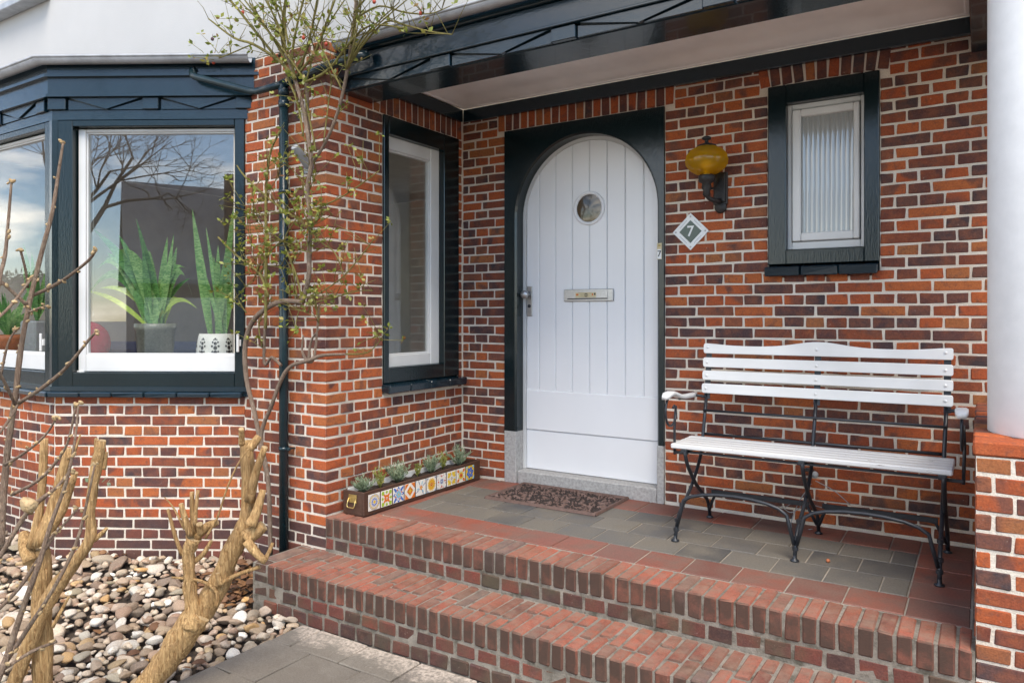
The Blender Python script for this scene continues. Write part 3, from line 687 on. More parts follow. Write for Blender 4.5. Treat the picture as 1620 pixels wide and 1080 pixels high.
# the leaf: boards with V joints
rd = .474; yD = .082
DOOR = MB(); N2 = 32
pts = [(cx + rd, .09)] + [(cx + rd * math.cos(math.pi * i / N2), zs + rd * math.sin(math.pi * i / N2)) for i in range(N2 + 1)] + [(cx - rd, .09)]
DOOR.poly(pts, yD + .010, yD + .05); DOOR = DOOR.build('door', 'door', HOUSE, label='white arched plank door with a round glass porthole')
pit = .1247; edges = [cx - rd] + [cx + (i - 3) * pit for i in range(7)] + [cx + rd]
PORT = (.953, 1.812, .094)
for i in range(len(edges) - 1):
    a, c2 = edges[i] + .0012, edges[i + 1] - .0012; m = 14; top = []
    for k in range(m + 1):
        x = c2 + (a - c2) * k / m; top.append((x, zs + math.sqrt(max(0, rd * rd - (x - cx) ** 2)) - .001))
    outl = [(a, .622), (c2, .622)] + top
    ins_ = lambda p: (min(max(p[0], a + .005), c2 - .005), p[1])
    b = MB(); b.poly([ins_(p) for p in outl], yD, yD + .0101)   # face board
    n_ = len(outl); vs = [(p[0], yD + .006, p[1]) for p in outl] + [(ins_(p)[0], yD, ins_(p)[1]) for p in outl]
    b.add(vs, [[n_ + 1, 1, 2, n_ + 2], [0, n_, n_ + n_ - 1, n_ - 1]])
    b.poly([(a, .622), (a + .0049, .622), (a + .0049, top[-1][1]), (a, top[-1][1])], yD + .006, yD + .010); b.poly([(c2 - .0049, .622), (c2, .622), (c2, top[0][1]), (c2 - .0049, top[0][1])], yD + .006, yD + .010)
    b.build('plank', 'door', DOOR)
b = MB(); b.cbox(cx - rd, cx + rd, yD - .006, yD + .02, .352, .6215, .006); b.build('bottom_rail', 'door', DOOR)
b = MB(); b.poly([(0, 0)] * 3, 0, 0) if False else None
b = MB(); b.cbox(cx - rd, cx + rd, yD + .004, yD + .02, .0885, .351, .003); b.build('kick_board', 'door', DOOR)
TP = Matrix.Translation((PORT[0], yD, PORT[1])) @ Matrix.Rotation(R(90), 4, 'X')
b = MB(TP); b.lathe([(PORT[2] + .016, 0.0), (PORT[2] + .016, .009), (PORT[2] + .008, .014), (PORT[2] - .004, .010), (PORT[2] - .006, -.004)], (0, 0, 0), 40); po = b.build('porthole', 'door', DOOR)
b = MB(TP); b.lathe([(PORT[2] - .004, .001), (.06, .0035), (.0, .005)], (0, 0, 0), 40); b.build('porthole_glass', 'porthole', po)
b = MB(); b.cbox(.773, 1.126, yD - .014, yD, 1.213, 1.291, .004); lb = b.build('letterbox', 'steel', DOOR)
b = MB(); b.cbox(.803, 1.090, yD - .018, yD - .0142, 1.226, 1.277, .003); b.build('letter_flap', 'steel', lb)
b = MB(); b.box(.803, 1.090, yD - .0195, yD - .0182, 1.2262, 1.233); b.m = 0; b.build('flap_painted_shadow', 'black', lb)  # black strip standing in for shade along the flap's lower edge
b = MB(); b.box(.862, 1.010, yD - .0188, yD - .0182, 1.236, 1.270); st = b.build('sticker', 'tagpaper', lb)
b = MB(); y = yD - .0192
b.box(.868, .884, y, y + .0003, 1.250, 1.262); b.m = 1; b.box(.93, .948, y, y + .0003, 1.242, 1.264); b.m = 2; b.box(.934, .944, y - .0004, y - .0001, 1.247, 1.259); b.m = 0; b.box(.98, .99, y, y + .0003, 1.25, 1.262); b.m = 1; b.box(.996, 1.006, y, y + .0003, 1.252, 1.265)
b.build('sticker_print', ['t_org', 'black', 'tagpaper'], st)
b = MB(); b.cbox(.487, .527, yD - .009, yD, 1.117, 1.318, .003); hd = b.build('lock_plate', 'steel', DOOR)
b = MB(Matrix.Translation((.500, yD - .009, 1.262)) @ Matrix.Rotation(R(90), 4, 'X')); b.lathe([(.010, 0), (.010, .035), (.026, .040), (.028, .058), (.022, .066), (0, .068)], (0, 0, 0), 20); b.build('door_knob', 'steel', hd)
b = MB(Matrix.Translation((.507, yD - .009, 1.185)) @ Matrix.Rotation(R(90), 4, 'X')); b.lathe([(.012, 0), (.012, .003), (.006, .0035), (0, .002)], (0, 0, 0), 16); b.build('key_cylinder', 'iron', hd)

# ================================================================== CANOPY
CAN = MB(); CAN.box(.0, 3.70, -1.165, -.93, 2.388, 2.62); CAN = CAN.build('porch_canopy', 'teal', HOUSE, label='dark teal porch canopy with blue-looking glossy fascia')
def cb(x0, x1, y0, y1, z0, z1, name, mat, parent, ch=.004):
    b = MB(); b.cbox(x0, x1, y0, y1, z0, z1, ch); return b.build(name, mat, parent)
cb(.004, 3.70, -1.170, -1.166, 2.392, 2.455, 'trim_backing', 'teal', CAN)
trim(frame(0, -1.165, 0), [.085 + .72 * k for k in range(5)], .72, 2.390, 2.456, -.034, -.0055, CAN)
cb(.002, 3.70, -1.214, -1.166, 2.457, 2.470, 'lower_moulding', 'teal', CAN)
cb(.002, 3.70, -1.196, -1.166, 2.471, 2.578, 'fascia_board', 'teal', CAN)
cb(.002, 3.70, -1.222, -1.166, 2.579, 2.596, 'upper_moulding', 'teal', CAN)
cb(.002, 3.70, -1.205, -1.166, 2.597, 2.620, 'cornice_board', 'teal', CAN)
cb(.002, 3.70, -1.215, -.05, 2.621, 2.652, 'canopy_roof', 'teal', CAN)
half_gutter([(.06, -1.262, 2.628), (3.75, -1.262, 2.628)], .036, 'gutter', HOUSE)
# wall beams round the ceiling
cb(.030, 3.05, -.034, -.002, ZT, 2.556, 'wall_beam', 'teal', CAN); cb(.002, .033, -.93, -.036, ZT, 2.556, 'wall_beam', 'teal', CAN)
cb(3.045, 3.45, -.93, -.003, 2.385, 2.62, 'column_beam', 'teal', CAN)
# plaster ceiling, sagging a little, with a cove
b = MB(); x0, x1, y0, y1 = .033, 3.044, -.93, -.035; nx, ny = 90, 26; vs = []
for j in range(ny + 1):
    for i in range(nx + 1):
        x = x0 + (x1 - x0) * i / nx; y = y0 + (y1 - y0) * j / ny; d = min(x - x0, x1 - x, y1 - y)
        cove = .030 * (1 - min(1, max(0, d - .05) / .09)) ** 2 if d > .05 else .030
        z = 2.600 - cove - .012 * math.exp(-max(0, d - .12) * 7) * (.6 + .6 * math.sin(x * 5.2 + 1) * math.sin(x * 1.7)) + .006 * mnoise.noise(Vector((x * 2.2, y * 2.5, 0)))
        if d < .022: z = 2.5565 + .004
        elif d < .045: z = 2.5645
        vs.append((x, y, z))
fs = [[j * (nx + 1) + i, (j + 1) * (nx + 1) + i, (j + 1) * (nx + 1) + i + 1, j * (nx + 1) + i + 1] for j in range(ny) for i in range(nx)]
b.add(vs, fs, True); b.build('ceiling', 'ceil', CAN)
cb(.033, 3.044, -.06, -.0345, 2.5562, 2.585, 'ceiling_moulding', 'ceil', CAN, .006); cb(.0335, .06, -.929, -.061, 2.5562, 2.585, 'ceiling_moulding', 'ceil', CAN, .006); cb(3.018, 3.0435, -.929, -.061, 2.5562, 2.585, 'ceiling_moulding', 'ceil', CAN, .006)

# ================================================================== PIPES ON THE PIER
DP = onY(449, 500, -1.335); px0 = DP.x
PIPE = MB(); PIPE.tube([(px0, -1.335, -.33), (px0, -1.335, 2.44)], .0265, 16); PIPE = PIPE.build('downpipe', 'pipe', HOUSE, label='dark teal rainwater downpipe on the brick pier')
for z in (2.40, 2.33): b = MB(); b.lathe([(.0266, -.02), (.031, -.018), (.031, .018), (.0266, .02)], (px0, -1.335, z), 16); b.build('pipe_socket', 'pipe', PIPE)
for z in (1.83, .36):
    b = MB(); b.lathe([(.0266, -.01), (.030, -.01), (.030, .01), (.0266, .01)], (px0, -1.335, z), 16); b.cbox(px0 + .028, px0 + .052, -1.343, -1.327, z - .008, z + .008, .002); b.tube([(px0 + .035, -1.335, z), (px0 + .035, -1.28, z)], .005, 8); b.build('pipe_bracket', 'pipe', PIPE)
a = onY(455, 131, -1.335); c = onY(535, 99, -1.315); d = onY(560, 91, -1.29); e = onY(583, 86, -1.23)
def arcpath(P, r=.03, n=5):
    P = [Vector(p) for p in P]; out = [P[0]]
    for i in range(1, len(P) - 1):
        u = (P[i - 1] - P[i]); w = (P[i + 1] - P[i]); k = min(r, u.length * .45, w.length * .45); s0 = P[i] + u.normalized() * k; s1 = P[i] + w.normalized() * k
        for t in range(n + 1):
            t /= n; out.append(s0 * (1 - t) ** 2 + P[i] * 2 * t * (1 - t) + s1 * t * t)
    out.append(P[-1]); return out
b = MB(); b.tube(arcpath([onY(447, 133, -1.335), c, d, e], .06), .0255, 14); b.build('branch_pipe', 'pipe', PIPE)
jp = onY(402, 146, -1.36); sp_ = T_A @ Vector((-.285, -.10, 2.545)); sp2 = T_A @ Vector((-.300, -.055, 2.60))
b = MB(); b.tube(arcpath([sp2, sp_, jp, onY(452, 132, -1.335)], .035), .0205, 14); b.build('branch_pipe', 'pipe', PIPE)
# old tube holder on the pier
q0, q1 = onY(466, 232, -1.40), onY(487, 262, -1.30)
FH = thing('flag_holder', 'grey metal flagpole holder screwed to the brick pier', 'flag holder', q1)
b = MB(); b.tube([q0, q1], .024, 14, cap=False); b.tube([q0, q1], .018, 14); b.build('tube', 'grey_plastic', FH)
c = onY(488, 258, -1.289); b = MB(); b.cbox(c.x - .028, c.x + .045, -1.300, -1.2885, c.z - .06, c.z + .03, .003); b.build('mounting_plate', 'grey_plastic', FH)

# ================================================================== RIGHT PIER AND COLUMN
RP = thing('brick_pier', 'low red brick pier at the end of the steps carrying a white column', 'pier', (3.35, -1.0, GZ))
PX0, PX1, PYF, PTZ = 3.068, 3.66, -1.285, .705
b = MB(); b.box(PX0 + .004, PX1, PYF + .004, -.006, -.5, PTZ - .055); core = b.build('mortar_core', 'mortar', RP); F = Field(RP); rng = random.Random(21)
T_RF = frame(PX0, PYF + .004, 0); lay(F, T_RF, .0, PX1 - PX0, -.47, PTZ - .055, [], rng, ph=0, mixed=.3)
T_RS = frame(PX0 + .004, -.02, R(-90)); lay(F, T_RS, .0, 1.16, -.0, PTZ - .055, [], rng, ph=1)
y = PYF - .004
while y < -.06:                                        # rowlock coping, each brick across the pier
    F.put(I4, PX0 - .004, PX0 + .30, y, y + .052, PTZ - .052, PTZ + rng.uniform(-.003, .003), 'brick', rng, .006, .002); F.put(I4, PX0 + .31, PX1, y, y + .052, PTZ - .052, PTZ + rng.uniform(-.003, .003), 'brick', rng, .006, .002); y += .0625
F.flush()
ccx, ccy, cr_ = 3.292, -1.02, .187
COLM = thing('porch_column', 'smooth round white column on the brick pier', 'column', (ccx, ccy, PTZ))
b = MB(); b.lathe([(0, .0), (cr_ - .004, .0), (cr_, .006), (cr_, 1.60), (cr_ - .012, 1.684)], (ccx, ccy, PTZ - .002), 64); b.build('shaft', 'column', COLM)
b = MB(); b.lathe([(cr_ - .012, 0), (cr_ + .03, .0), (cr_ + .03, .05), (0, .05)], (ccx, ccy, 2.336), 48, False); b.build('capital', 'column', COLM)

# ================================================================== STEPS AND PORCH FLOOR
rng = random.Random(31)
ST = thing('brick_steps', 'two wide red brick steps with moss-stained joints up to the porch', 'steps', (1.5, -1.45, GZ))
YU, YL, ZL = -1.292, -1.628, -.185; XR = 3.062
b = MB(); b.box(.004, XR + .008, YU + .005, -.2, -.5, -.006); b.box(-.19, XR + .1, YL + .006, YU + .1, -.6, ZL - .006); b.build('mortar_bed', 'mortar_step', ST)
F = Field(ST)
x = .008
while x < XR - .02:                                     # upper nosing
    w = .0535 + rng.uniform(-.003, .003); x1_ = min(x + w, XR)
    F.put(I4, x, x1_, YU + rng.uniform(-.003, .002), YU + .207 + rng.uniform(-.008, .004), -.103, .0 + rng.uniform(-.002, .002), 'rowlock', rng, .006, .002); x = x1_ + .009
x = .008; i = 0
while x < XR - .02:
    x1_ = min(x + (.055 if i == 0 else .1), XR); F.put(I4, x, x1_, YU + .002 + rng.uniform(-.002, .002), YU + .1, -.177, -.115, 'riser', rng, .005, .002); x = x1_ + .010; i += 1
x = -.072; i = 0
F.put(I4, -.175, -.083, YL + .004, YL + .06, ZL - .052, ZL - .001, 'riser', rng, .006, .002)
while x < 3.4:                                          # lower tread
    w = .0538 + rng.uniform(-.003, .003); x1_ = x + w; m = 'rowlock'
    ln = [.205, .105, .155][(i + (rng.random() < .3)) % 3] if i % 2 else [.105, .21][rng.random() < .4]
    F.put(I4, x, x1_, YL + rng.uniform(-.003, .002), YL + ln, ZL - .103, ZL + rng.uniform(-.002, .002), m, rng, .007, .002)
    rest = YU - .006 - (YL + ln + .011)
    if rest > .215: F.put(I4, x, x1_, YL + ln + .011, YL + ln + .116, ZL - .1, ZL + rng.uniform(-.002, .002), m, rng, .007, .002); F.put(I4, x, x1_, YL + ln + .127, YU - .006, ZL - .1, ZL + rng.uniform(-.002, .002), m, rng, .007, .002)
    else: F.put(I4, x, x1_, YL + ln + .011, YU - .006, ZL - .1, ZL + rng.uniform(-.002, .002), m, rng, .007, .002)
    x = x1_ + .0095; i += 1
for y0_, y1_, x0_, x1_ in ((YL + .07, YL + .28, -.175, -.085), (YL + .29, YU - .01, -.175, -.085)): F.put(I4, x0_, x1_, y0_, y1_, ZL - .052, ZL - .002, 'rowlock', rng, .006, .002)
for z1_, z0_, xs_ in ((ZL - .114, ZL - .172, -.176), (ZL - .186, ZL - .250, -.10)):
    x = xs_
    while x < 3.4:
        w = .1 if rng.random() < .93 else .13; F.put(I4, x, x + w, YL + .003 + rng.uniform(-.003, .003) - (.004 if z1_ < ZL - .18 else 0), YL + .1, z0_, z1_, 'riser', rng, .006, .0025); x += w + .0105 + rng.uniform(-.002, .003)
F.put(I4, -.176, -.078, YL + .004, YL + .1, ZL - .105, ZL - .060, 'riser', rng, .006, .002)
F.flush(300)

FL = MB(); FL.box(.006, 3.06, YU + .21, .0, -.06, -.0045); FL = FL.build('porch_floor', 'grout', None, 'structure')
F = Field(FL, 'floor_tile'); rng = random.Random(32); MX = .2172
ys = [YU + .213, -.872, -.662, -.452, -.244, -.004]
def tiles(x0, x1, r, off, mat, pit=MX):
    js = [x0]; x = x0 + off if off else x0 + pit
    while x < x1 - .03: js.append(x); x += pit
    js.append(x1)
    for a, c_ in zip(js, js[1:]): F.put(I4, a + .003, c_ - .003, ys[r] + .003, ys[r + 1] - .003, -.03, rng.uniform(-.0012, .0012), mat, rng, .003, .0008, .0015)
tiles(.02, 3.055, 0, 0, 'tile_red')
for r in range(1, 4): tiles(.237, 2.838, r, MX / 2 if r % 2 else 0, 'tile_grey')
tiles(.237, 2.838, 4, MX * .4, 'tile_red')
for r in range(1, 5): tiles(.008, .237, r, 0, 'tile_red', .4); tiles(2.838, 3.056, r, 0, 'tile_red', .4)
F.flush()

# paving in front
PV = MB(); PV.box(.2, 8, -9, YL - .0, GZ - .09, GZ - .012); PV = PV.build('pavement', 'dirt', None, 'structure'); F = Field(PV, 'paving_slab'); rng = random.Random(33)
for j in range(7):
    y1_ = YL - .006 - (0.205 if j else 0) - max(0, j - 1) * .313; y0_ = y1_ - (.20 if j == 0 else .308); x = .215 if j % 2 else .03
    x = .21
    first = (.128 if j % 2 == 0 else .275)
    while x < 4.6:
        w = first if first else .308; first = None
        F.put(I4, x, x + w, y0_, y1_, GZ - .05, GZ + rng.uniform(-.003, .003), 'slab', rng, .005, .002, .003); x += w + .007
F.flush()

# ================================================================== PEBBLE BED
def bedz(x, y):
    k = min(1, max(0, (.30 - x) / 1.25)); k2 = min(1, max(0, (-1.1 - x) / 1.0)); wall = max(0, min(1, (y + 2.6) / 1.2))
    return GZ - .035 + .13 * k * wall + .13 * k2 * wall + .012 * mnoise.noise(Vector((x * 3, y * 3, 0)))
bed = MB(); nx, ny = 44, 40; vs = []
for j in range(ny + 1):
    for i in range(nx + 1):
        x = -4.2 + (4.4 + .0) * i / nx; y = -4.4 + 3.12 * j / ny; vs.append((x, y, bedz(x, y) - .028))
bed.add(vs, [[j * (nx + 1) + i, j * (nx + 1) + i + 1, (j + 1) * (nx + 1) + i + 1, (j + 1) * (nx + 1) + i] for j in range(ny) for i in range(nx)], True)
BED = bed.build('pebble_bed', 'dirt', None, 'structure')
def ico(sub):
    import bmesh
    bm = bmesh.new(); bmesh.ops.create_icosphere(bm, subdivisions=sub, radius=1.0); v = [x.co.copy() for x in bm.verts]; f = [[q.index for q in p.verts] for p in bm.faces]; bm.free(); return v, f
IV, IF = ico(2); IV3, IF3 = ico(3); rng = random.Random(44); PEB = []
def pebshape(rng, V):
    o = Vector((rng.uniform(-50, 50), rng.uniform(-50, 50), 0)); fx = [rng.uniform(.75, 1.0) for _ in range(3)]; cut = [(Vector((rng.gauss(0, 1), rng.gauss(0, 1), rng.gauss(0, 1))).normalized(), rng.uniform(.50, .86)) for _ in range(8)]
    out = []
    for v in V:
        p = v * (1 + .20 * mnoise.noise(v * 1.1 + o) + .05 * mnoise.noise(v * 3.1 + o))
        for n_, d in cut:
            e_ = p.dot(n_) - d
            if e_ > 0: p = p - n_ * e_ * .85
        out.append(Vector((p.x * fx[0], p.y * fx[1], p.z * fx[2])))
    return out
for k in range(16):
    b = MB(); b.add(pebshape(rng, IV3), IF3, True); PEB.append(b.mesh('pebble', 'pebble'))
SHP = [pebshape(rng, IV) for _ in range(12)]
cand = []; cells = {}
def wall_ok(x, y):
    if x > .20 + .05 * math.sin(y * 9) : return False
    if y > YL - .0 and x > -.24: return False
    if x > P2.x and y > -1.33: return False
    d = (Vector((x, y, 0)) - P2).dot(Vector((math.sin(BA), -math.cos(BA), 0)))
    if x <= P2.x and x > P1.x and d < .03: return False
    if x <= P1.x and y > P1.y - .03: return False
    if -.62 < x < -.10 and y > -1.74 + .1 * math.sin(x * 20): return False            # bare soil by the pier
    return True
for _ in range(26000):
    x, y = rng.uniform(-2.9, .26), rng.uniform(-3.3, -1.3)
    if not wall_ok(x, y): continue
    s = min(.075, max(.018, rng.lognormvariate(math.log(.038), .44))); key = (int(x // .09), int(y // .09)); ok = True
    for a in (-1, 0, 1):
        for c_ in (-1, 0, 1):
            for (qx, qy, qs) in cells.get((key[0] + a, key[1] + c_), ()):
                if (qx - x) ** 2 + (qy - y) ** 2 < ((qs + s) * .70) ** 2: ok = False
    if ok: cells.setdefault(key, []).append((x, y, s)); cand.append((x, y, s, 0))
for _ in range(1000):                                   # a second, looser layer on top
    x, y = rng.uniform(-2.4, .2), rng.uniform(-3.1, -1.4)
    if wall_ok(x, y) and rng.random() < .55: cand.append((x, y, rng.uniform(.022, .048), 1))
its = []
for (x, y, s, lay_) in cand:
    p = Vector((x, y, bedz(x, y) + (0.004 if not lay_ else .026) + rng.uniform(-.008, .008)))
    its.append((s * s * pxsize(p) ** 2 if inframe(p) else 0, p, s, rng.uniform(0, 6.28), rng.uniform(-.3, .3), rng.uniform(-.3, .3), (rng.uniform(.95, 1.4), rng.uniform(.7, 1.0), rng.uniform(.42, .72))))
its.sort(key=lambda q: -q[0]); rest = MB()
for i, (k, p, s, rz, rx, ry, sc) in enumerate(its):
    Mx = Matrix.Translation(p) @ Matrix.Rotation(rz, 4, 'Z') @ Matrix.Rotation(rx, 4, 'X') @ Matrix.Rotation(ry, 4, 'Y') @ Matrix.Diagonal((s * sc[0], s * sc[1], s * sc[2], 1))
    if i < 300:
        o = bpy.data.objects.new('pebble', rng.choice(PEB)); COL.objects.link(o); o.parent = BED; o.matrix_basis = Mx
    else: rest.T = Mx; rest.add(rng.choice(SHP), IF, True)
rest.T = I4; rest.build('pebble_field', 'pebble', BED, 'stuff')
# dead leaves by the pier and scraps among the stones
lf = MB(); rng = random.Random(46)
for _ in range(330):
    if rng.random() < .8: x, y = rng.uniform(-.66, -.16), rng.uniform(-1.76, -1.31)
    else: x, y = rng.uniform(-1.5, .2), rng.uniform(-2.4, -1.4)
    if y > -1.33: continue
    s = rng.uniform(.012, .035); Mx = Matrix.Translation((x, y, bedz(x, y) + rng.uniform(-.02, .03))) @ Matrix.Rotation(rng.uniform(0, 6.3), 4, 'Z') @ Matrix.Rotation(rng.uniform(-.7, .7), 4, 'X')
    lf.T = Mx; lf.strip([(-s, 0, 0), (-s * .4, 0, s * .2), (s * .3, 0, s * .25), (s, 0, 0)], [.002, s * .55, s * .5, .002], [(0, 1, .3)] * 4)
lf.T = I4; MAT['deadleaf'] = leafm('dead_leaf', [(0, (.10, .05, .03)), (.5, (.20, .10, .05)), (1, (.33, .17, .07))], .2, .7)
o = lf.build('leaf_litter', 'deadleaf', None, 'stuff'); o["label"] = 'brown dead leaves lying on the soil by the pier'; o["category"] = 'leaves'

# ================================================================== CUT-BACK SHRUBS
def limb(parent, pts, ws, conv, t, rng, n=12, name='branch', mats=('bark', 'cutwood'), dt=.0, jit=.05, sub=3, capm=1):
    P = []; rr = []
    K = len(pts)
    for i, ((x, y), w) in enumerate(zip(pts, ws)):
        X, Y = conv(x, y); tt = t + dt * i / max(1, K - 1); P.append(atD(X, Y, tt)); rr.append(w / 2 * conv.k / FPX * tt)
    Q = []; q = []
    for i in range(K - 1):                              # smooth and knobbly
        p0, p1, p2, p3 = P[max(i - 1, 0)], P[i], P[i + 1], P[min(i + 2, K - 1)]
        for s in range(sub):
            u = s / sub; Q.append(.5 * ((2 * p1) + (p2 - p0) * u + (2 * p0 - 5 * p1 + 4 * p2 - p3) * u * u + (3 * p1 - p0 - 3 * p2 + p3) * u ** 3)); q.append((rr[i] * (1 - u) + rr[i + 1] * u) * (1 + rng.uniform(-jit, jit)))
    Q.append(P[-1]); q.append(rr[-1])
    b = MB(); b.tube(Q, q, n, jit=jit, rng=rng, capmat=capm); return b.build(name, list(mats), parent)
class Conv:
    def __init__(s, ox, oy, sc): s.ox, s.oy, s.k = ox, oy, 1 / sc
    def __call__(s, x, y): return s.ox + x * s.k, s.oy + y * s.k
rng = random.Random(51); cv = Conv(240, 660, 2.571); tt = 3.05
S1 = thing('cut_shrub', 'tan leaning shrub stump cut back to thick forked stubs', 'shrub', onZ(225, 1100, GZ))
limb(S1, [(-60, 1150), (0, 1065), (50, 1000), (120, 900), (165, 830), (205, 790)], [100, 96, 98, 108, 112, 90], cv, tt, rng, 18, 'trunk', jit=.10)
limb(S1, [(160, 850), (170, 800), (158, 720), (152, 620), (150, 550), (172, 490)], [80, 66, 54, 46, 46, 62], cv, tt - .02, rng, 16, 'limb', jit=.12)
limb(S1, [(185, 820), (225, 760), (285, 650), (320, 560), (355, 490), (385, 420), (393, 370), (390, 250), (388, 150), (386, 92)], [90, 92, 84, 78, 76, 66, 58, 52, 50, 52], cv, tt + .02, rng, 18, 'limb', dt=.05, jit=.10)
for pts, ws in (([(125, 560), (98, 490), (66, 372)], [18, 16, 13]), ([(158, 480), (138, 420), (119, 350)], [30, 26, 20]), ([(172, 470), (165, 390), (164, 302)], [26, 20, 16]), ([(176, 440), (180, 370), (188, 295)], [18, 16, 13]),
                ([(180, 485), (225, 445), (268, 424)], [44, 36, 26]), ([(165, 590), (210, 555), (242, 500)], [26, 20, 15]), ([(366, 110), (366, 75), (364, 46)], [26, 24, 20]), ([(396, 130), (420, 100), (436, 78)], [36, 34, 30]),
                ([(398, 340), (422, 230), (460, 120)], [44, 34, 24]), ([(400, 440), (428, 380), (452, 294)], [50, 40, 26]), ([(385, 490), (425, 462), (456, 438)], [70, 56, 46]), ([(385, 500), (430, 556), (466, 586)], [42, 34, 28]),
                ([(462, 575), (478, 545), (492, 510)], [20, 16, 13]), ([(265, 685), (345, 640), (440, 607)], [24, 17, 14]), ([(262, 770), (264, 710), (200, 664), (82, 650)], [18, 15, 13, 9]), ([(285, 680), (272, 650), (268, 632)], [26, 22, 17]),
                ([(120, 900), (88, 925), (52, 936)], [24, 18, 13]), ([(218, 492), (268, 405), (302, 300), (345, 200), (392, 128)], [12, 9, 8, 7, 5]), ([(132, 455), (92, 372), (52, 324)], [9, 7, 4]), ([(200, 470), (196, 450), (194, 432)], [30, 28, 26])):
    limb(S1, pts, ws, cv, tt - .03 + rng.uniform(-.02, .03), rng, 9, 'stub', dt=rng.uniform(-.05, .04), jit=.05)
cv = Conv(0, 640, 2.455); tt = 2.9
S2 = thing('cut_shrub', 'pale tan shrub with several upright sawn-off stems', 'shrub', onZ(175, 1110, GZ))
limb(S2, [(166, 1200), (165, 1080), (163, 900), (160, 740), (156, 640), (146, 560)], [78, 72, 66, 66, 80, 74], cv, tt + .04, rng, 18, 'trunk', jit=.09)
limb(S2, [(10, 1170), (60, 1070), (110, 940), (165, 800), (232, 690), (300, 600), (345, 530), (354, 480), (350, 400), (372, 260), (395, 138)], [60, 56, 56, 60, 56, 44, 42, 38, 38, 44, 34], cv, tt - .03, rng, 16, 'limb', jit=.09)
for pts, ws in (([(128, 550), (150, 430), (164, 300), (172, 132)], [46, 32, 30, 27]), ([(155, 545), (200, 420), (236, 300), (268, 168)], [56, 48, 42, 34]), ([(185, 500), (245, 405), (292, 262)], [40, 32, 22]), ([(120, 610), (102, 550), (92, 495)], [54, 52, 34])):
    limb(S2, pts, ws, cv, tt + rng.uniform(-.04, .05), rng, 12, 'limb', dt=rng.uniform(-.05, .06))
for pts, ws in (([(402, 250), (408, 215), (413, 183)], [20, 18, 13]), ([(366, 524), (392, 502), (416, 478)], [22, 18, 13]), ([(375, 190), (373, 150), (374, 130)], [18, 16, 13]), ([(262, 210), (290, 180), (312, 115)], [14, 11, 6]), ([(204, 862), (232, 810), (268, 744)], [16, 13, 10])):
    limb(S2, pts, ws, cv, tt - .02, rng, 8, 'stub')
lv = MB()
for x, y in ((362, 285), (345, 300), (395, 300), (415, 305), (430, 310), (350, 330), (380, 335)):
    X, Y = cv(x, y); p = atD(X, Y, tt - .04); d = Vector((rng.uniform(-1, 1), rng.uniform(-.4, .4), rng.uniform(-.1, .6))).normalized(); s = rng.uniform(.02, .045)
    lv.strip([p, p + d * s * .5, p + d * s], [.001, .008, .001], [(0, .6, .8)] * 3)
lv.build('sprout_leaf', 'herb', S2)
# leggy bare shrub close to the path
TW = thing('bare_shrub', 'leggy bare shrub with grey-brown twigs and swelling buds', 'shrub', onZ(-30, 1120, GZ))
rng = random.Random(52)
class C1:
    k = 1.0
    def __call__(s, x, y): return x, y
tw = [([(2, 870), (6, 774), (16, 681), (24, 631), (31, 566), (39, 517), (51, 460), (67, 395), (83, 334), (95, 257), (100, 226)], [15, 14, 13, 12, 12, 11, 10.5, 9.5, 8, 6, 5], 2.30, .12),
      ([(30, 637), (60, 618), (90, 595), (112, 573), (140, 538), (150, 527)], [9, 8.5, 8, 7, 6, 5], 2.33, -.12), ([(50, 468), (81, 454), (110, 436), (140, 412), (151, 397)], [8, 7, 6.5, 6, 5], 2.40, -.16),
      ([(-4, 440), (20, 462), (42, 482)], [7, 7, 8], 2.3, .06), ([(-6, 470), (2, 430), (8, 403), (12, 363), (18, 290)], [9, 8, 8, 6.5, 5], 2.22, .06), ([(44, 455), (40, 425), (32, 395)], [6, 5.5, 5], 2.38, -.05), ([(46, 494), (60, 488), (72, 484)], [6, 5, 4], 2.35, -.05),
      ([(24, 640), (10, 610), (-6, 580)], [7, 7, 6], 2.3, -.1), ([(-5, 505), (20, 480), (50, 440)], [6, 6, 5], 2.2, .1), ([(120, 640), (110, 690), (95, 722), (60, 760), (18, 782)], [4.5, 5, 6, 7, 8], 2.1, .05),
      ([(-10, 1090), (10, 1040), (35, 965), (62, 890), (80, 830), (104, 765), (118, 700), (124, 640)], [14, 13, 12, 11, 9, 7, 5.5, 4], 1.95, .12), ([(-6, 1070), (40, 1000), (85, 930), (120, 860), (136, 800), (150, 735)], [10, 9, 8, 7, 5.5, 4], 2.0, .1),
      ([(-6, 890), (30, 830), (52, 800), (90, 770), (110, 745)], [10, 10, 11, 7, 5], 2.05, .06), ([(-8, 968), (30, 930), (62, 882), (90, 840)], [8, 8, 7, 6], 2.1, .04), ([(90, 1014), (50, 1030), (0, 1062), (-20, 1075)], [6, 7, 8, 9], 2.0, -.05),
      ([(-5, 690), (14, 664), (28, 640)], [6, 6, 6], 2.25, .05), ([(8, 735), (40, 715), (70, 690), (90, 660)], [7, 6, 5, 4], 2.25, -.08), ([(70, 860), (100, 830), (122, 805)], [6, 5, 4], 2.05, .05), ([(0, 600), (12, 545), (26, 520)], [6, 5, 4.5], 2.3, .02)]
tw = [(a_, [q * .74 for q in b_], c_, d_) for a_, b_, c_, d_ in tw]
for pts, ws, t_, dt_ in tw:
    limb(TW, pts, ws, C1(), t_, rng, 8, 'stem' if len(pts) > 6 else 'twig', ('twig', 'twig'), dt_, .06)
bd = MB()
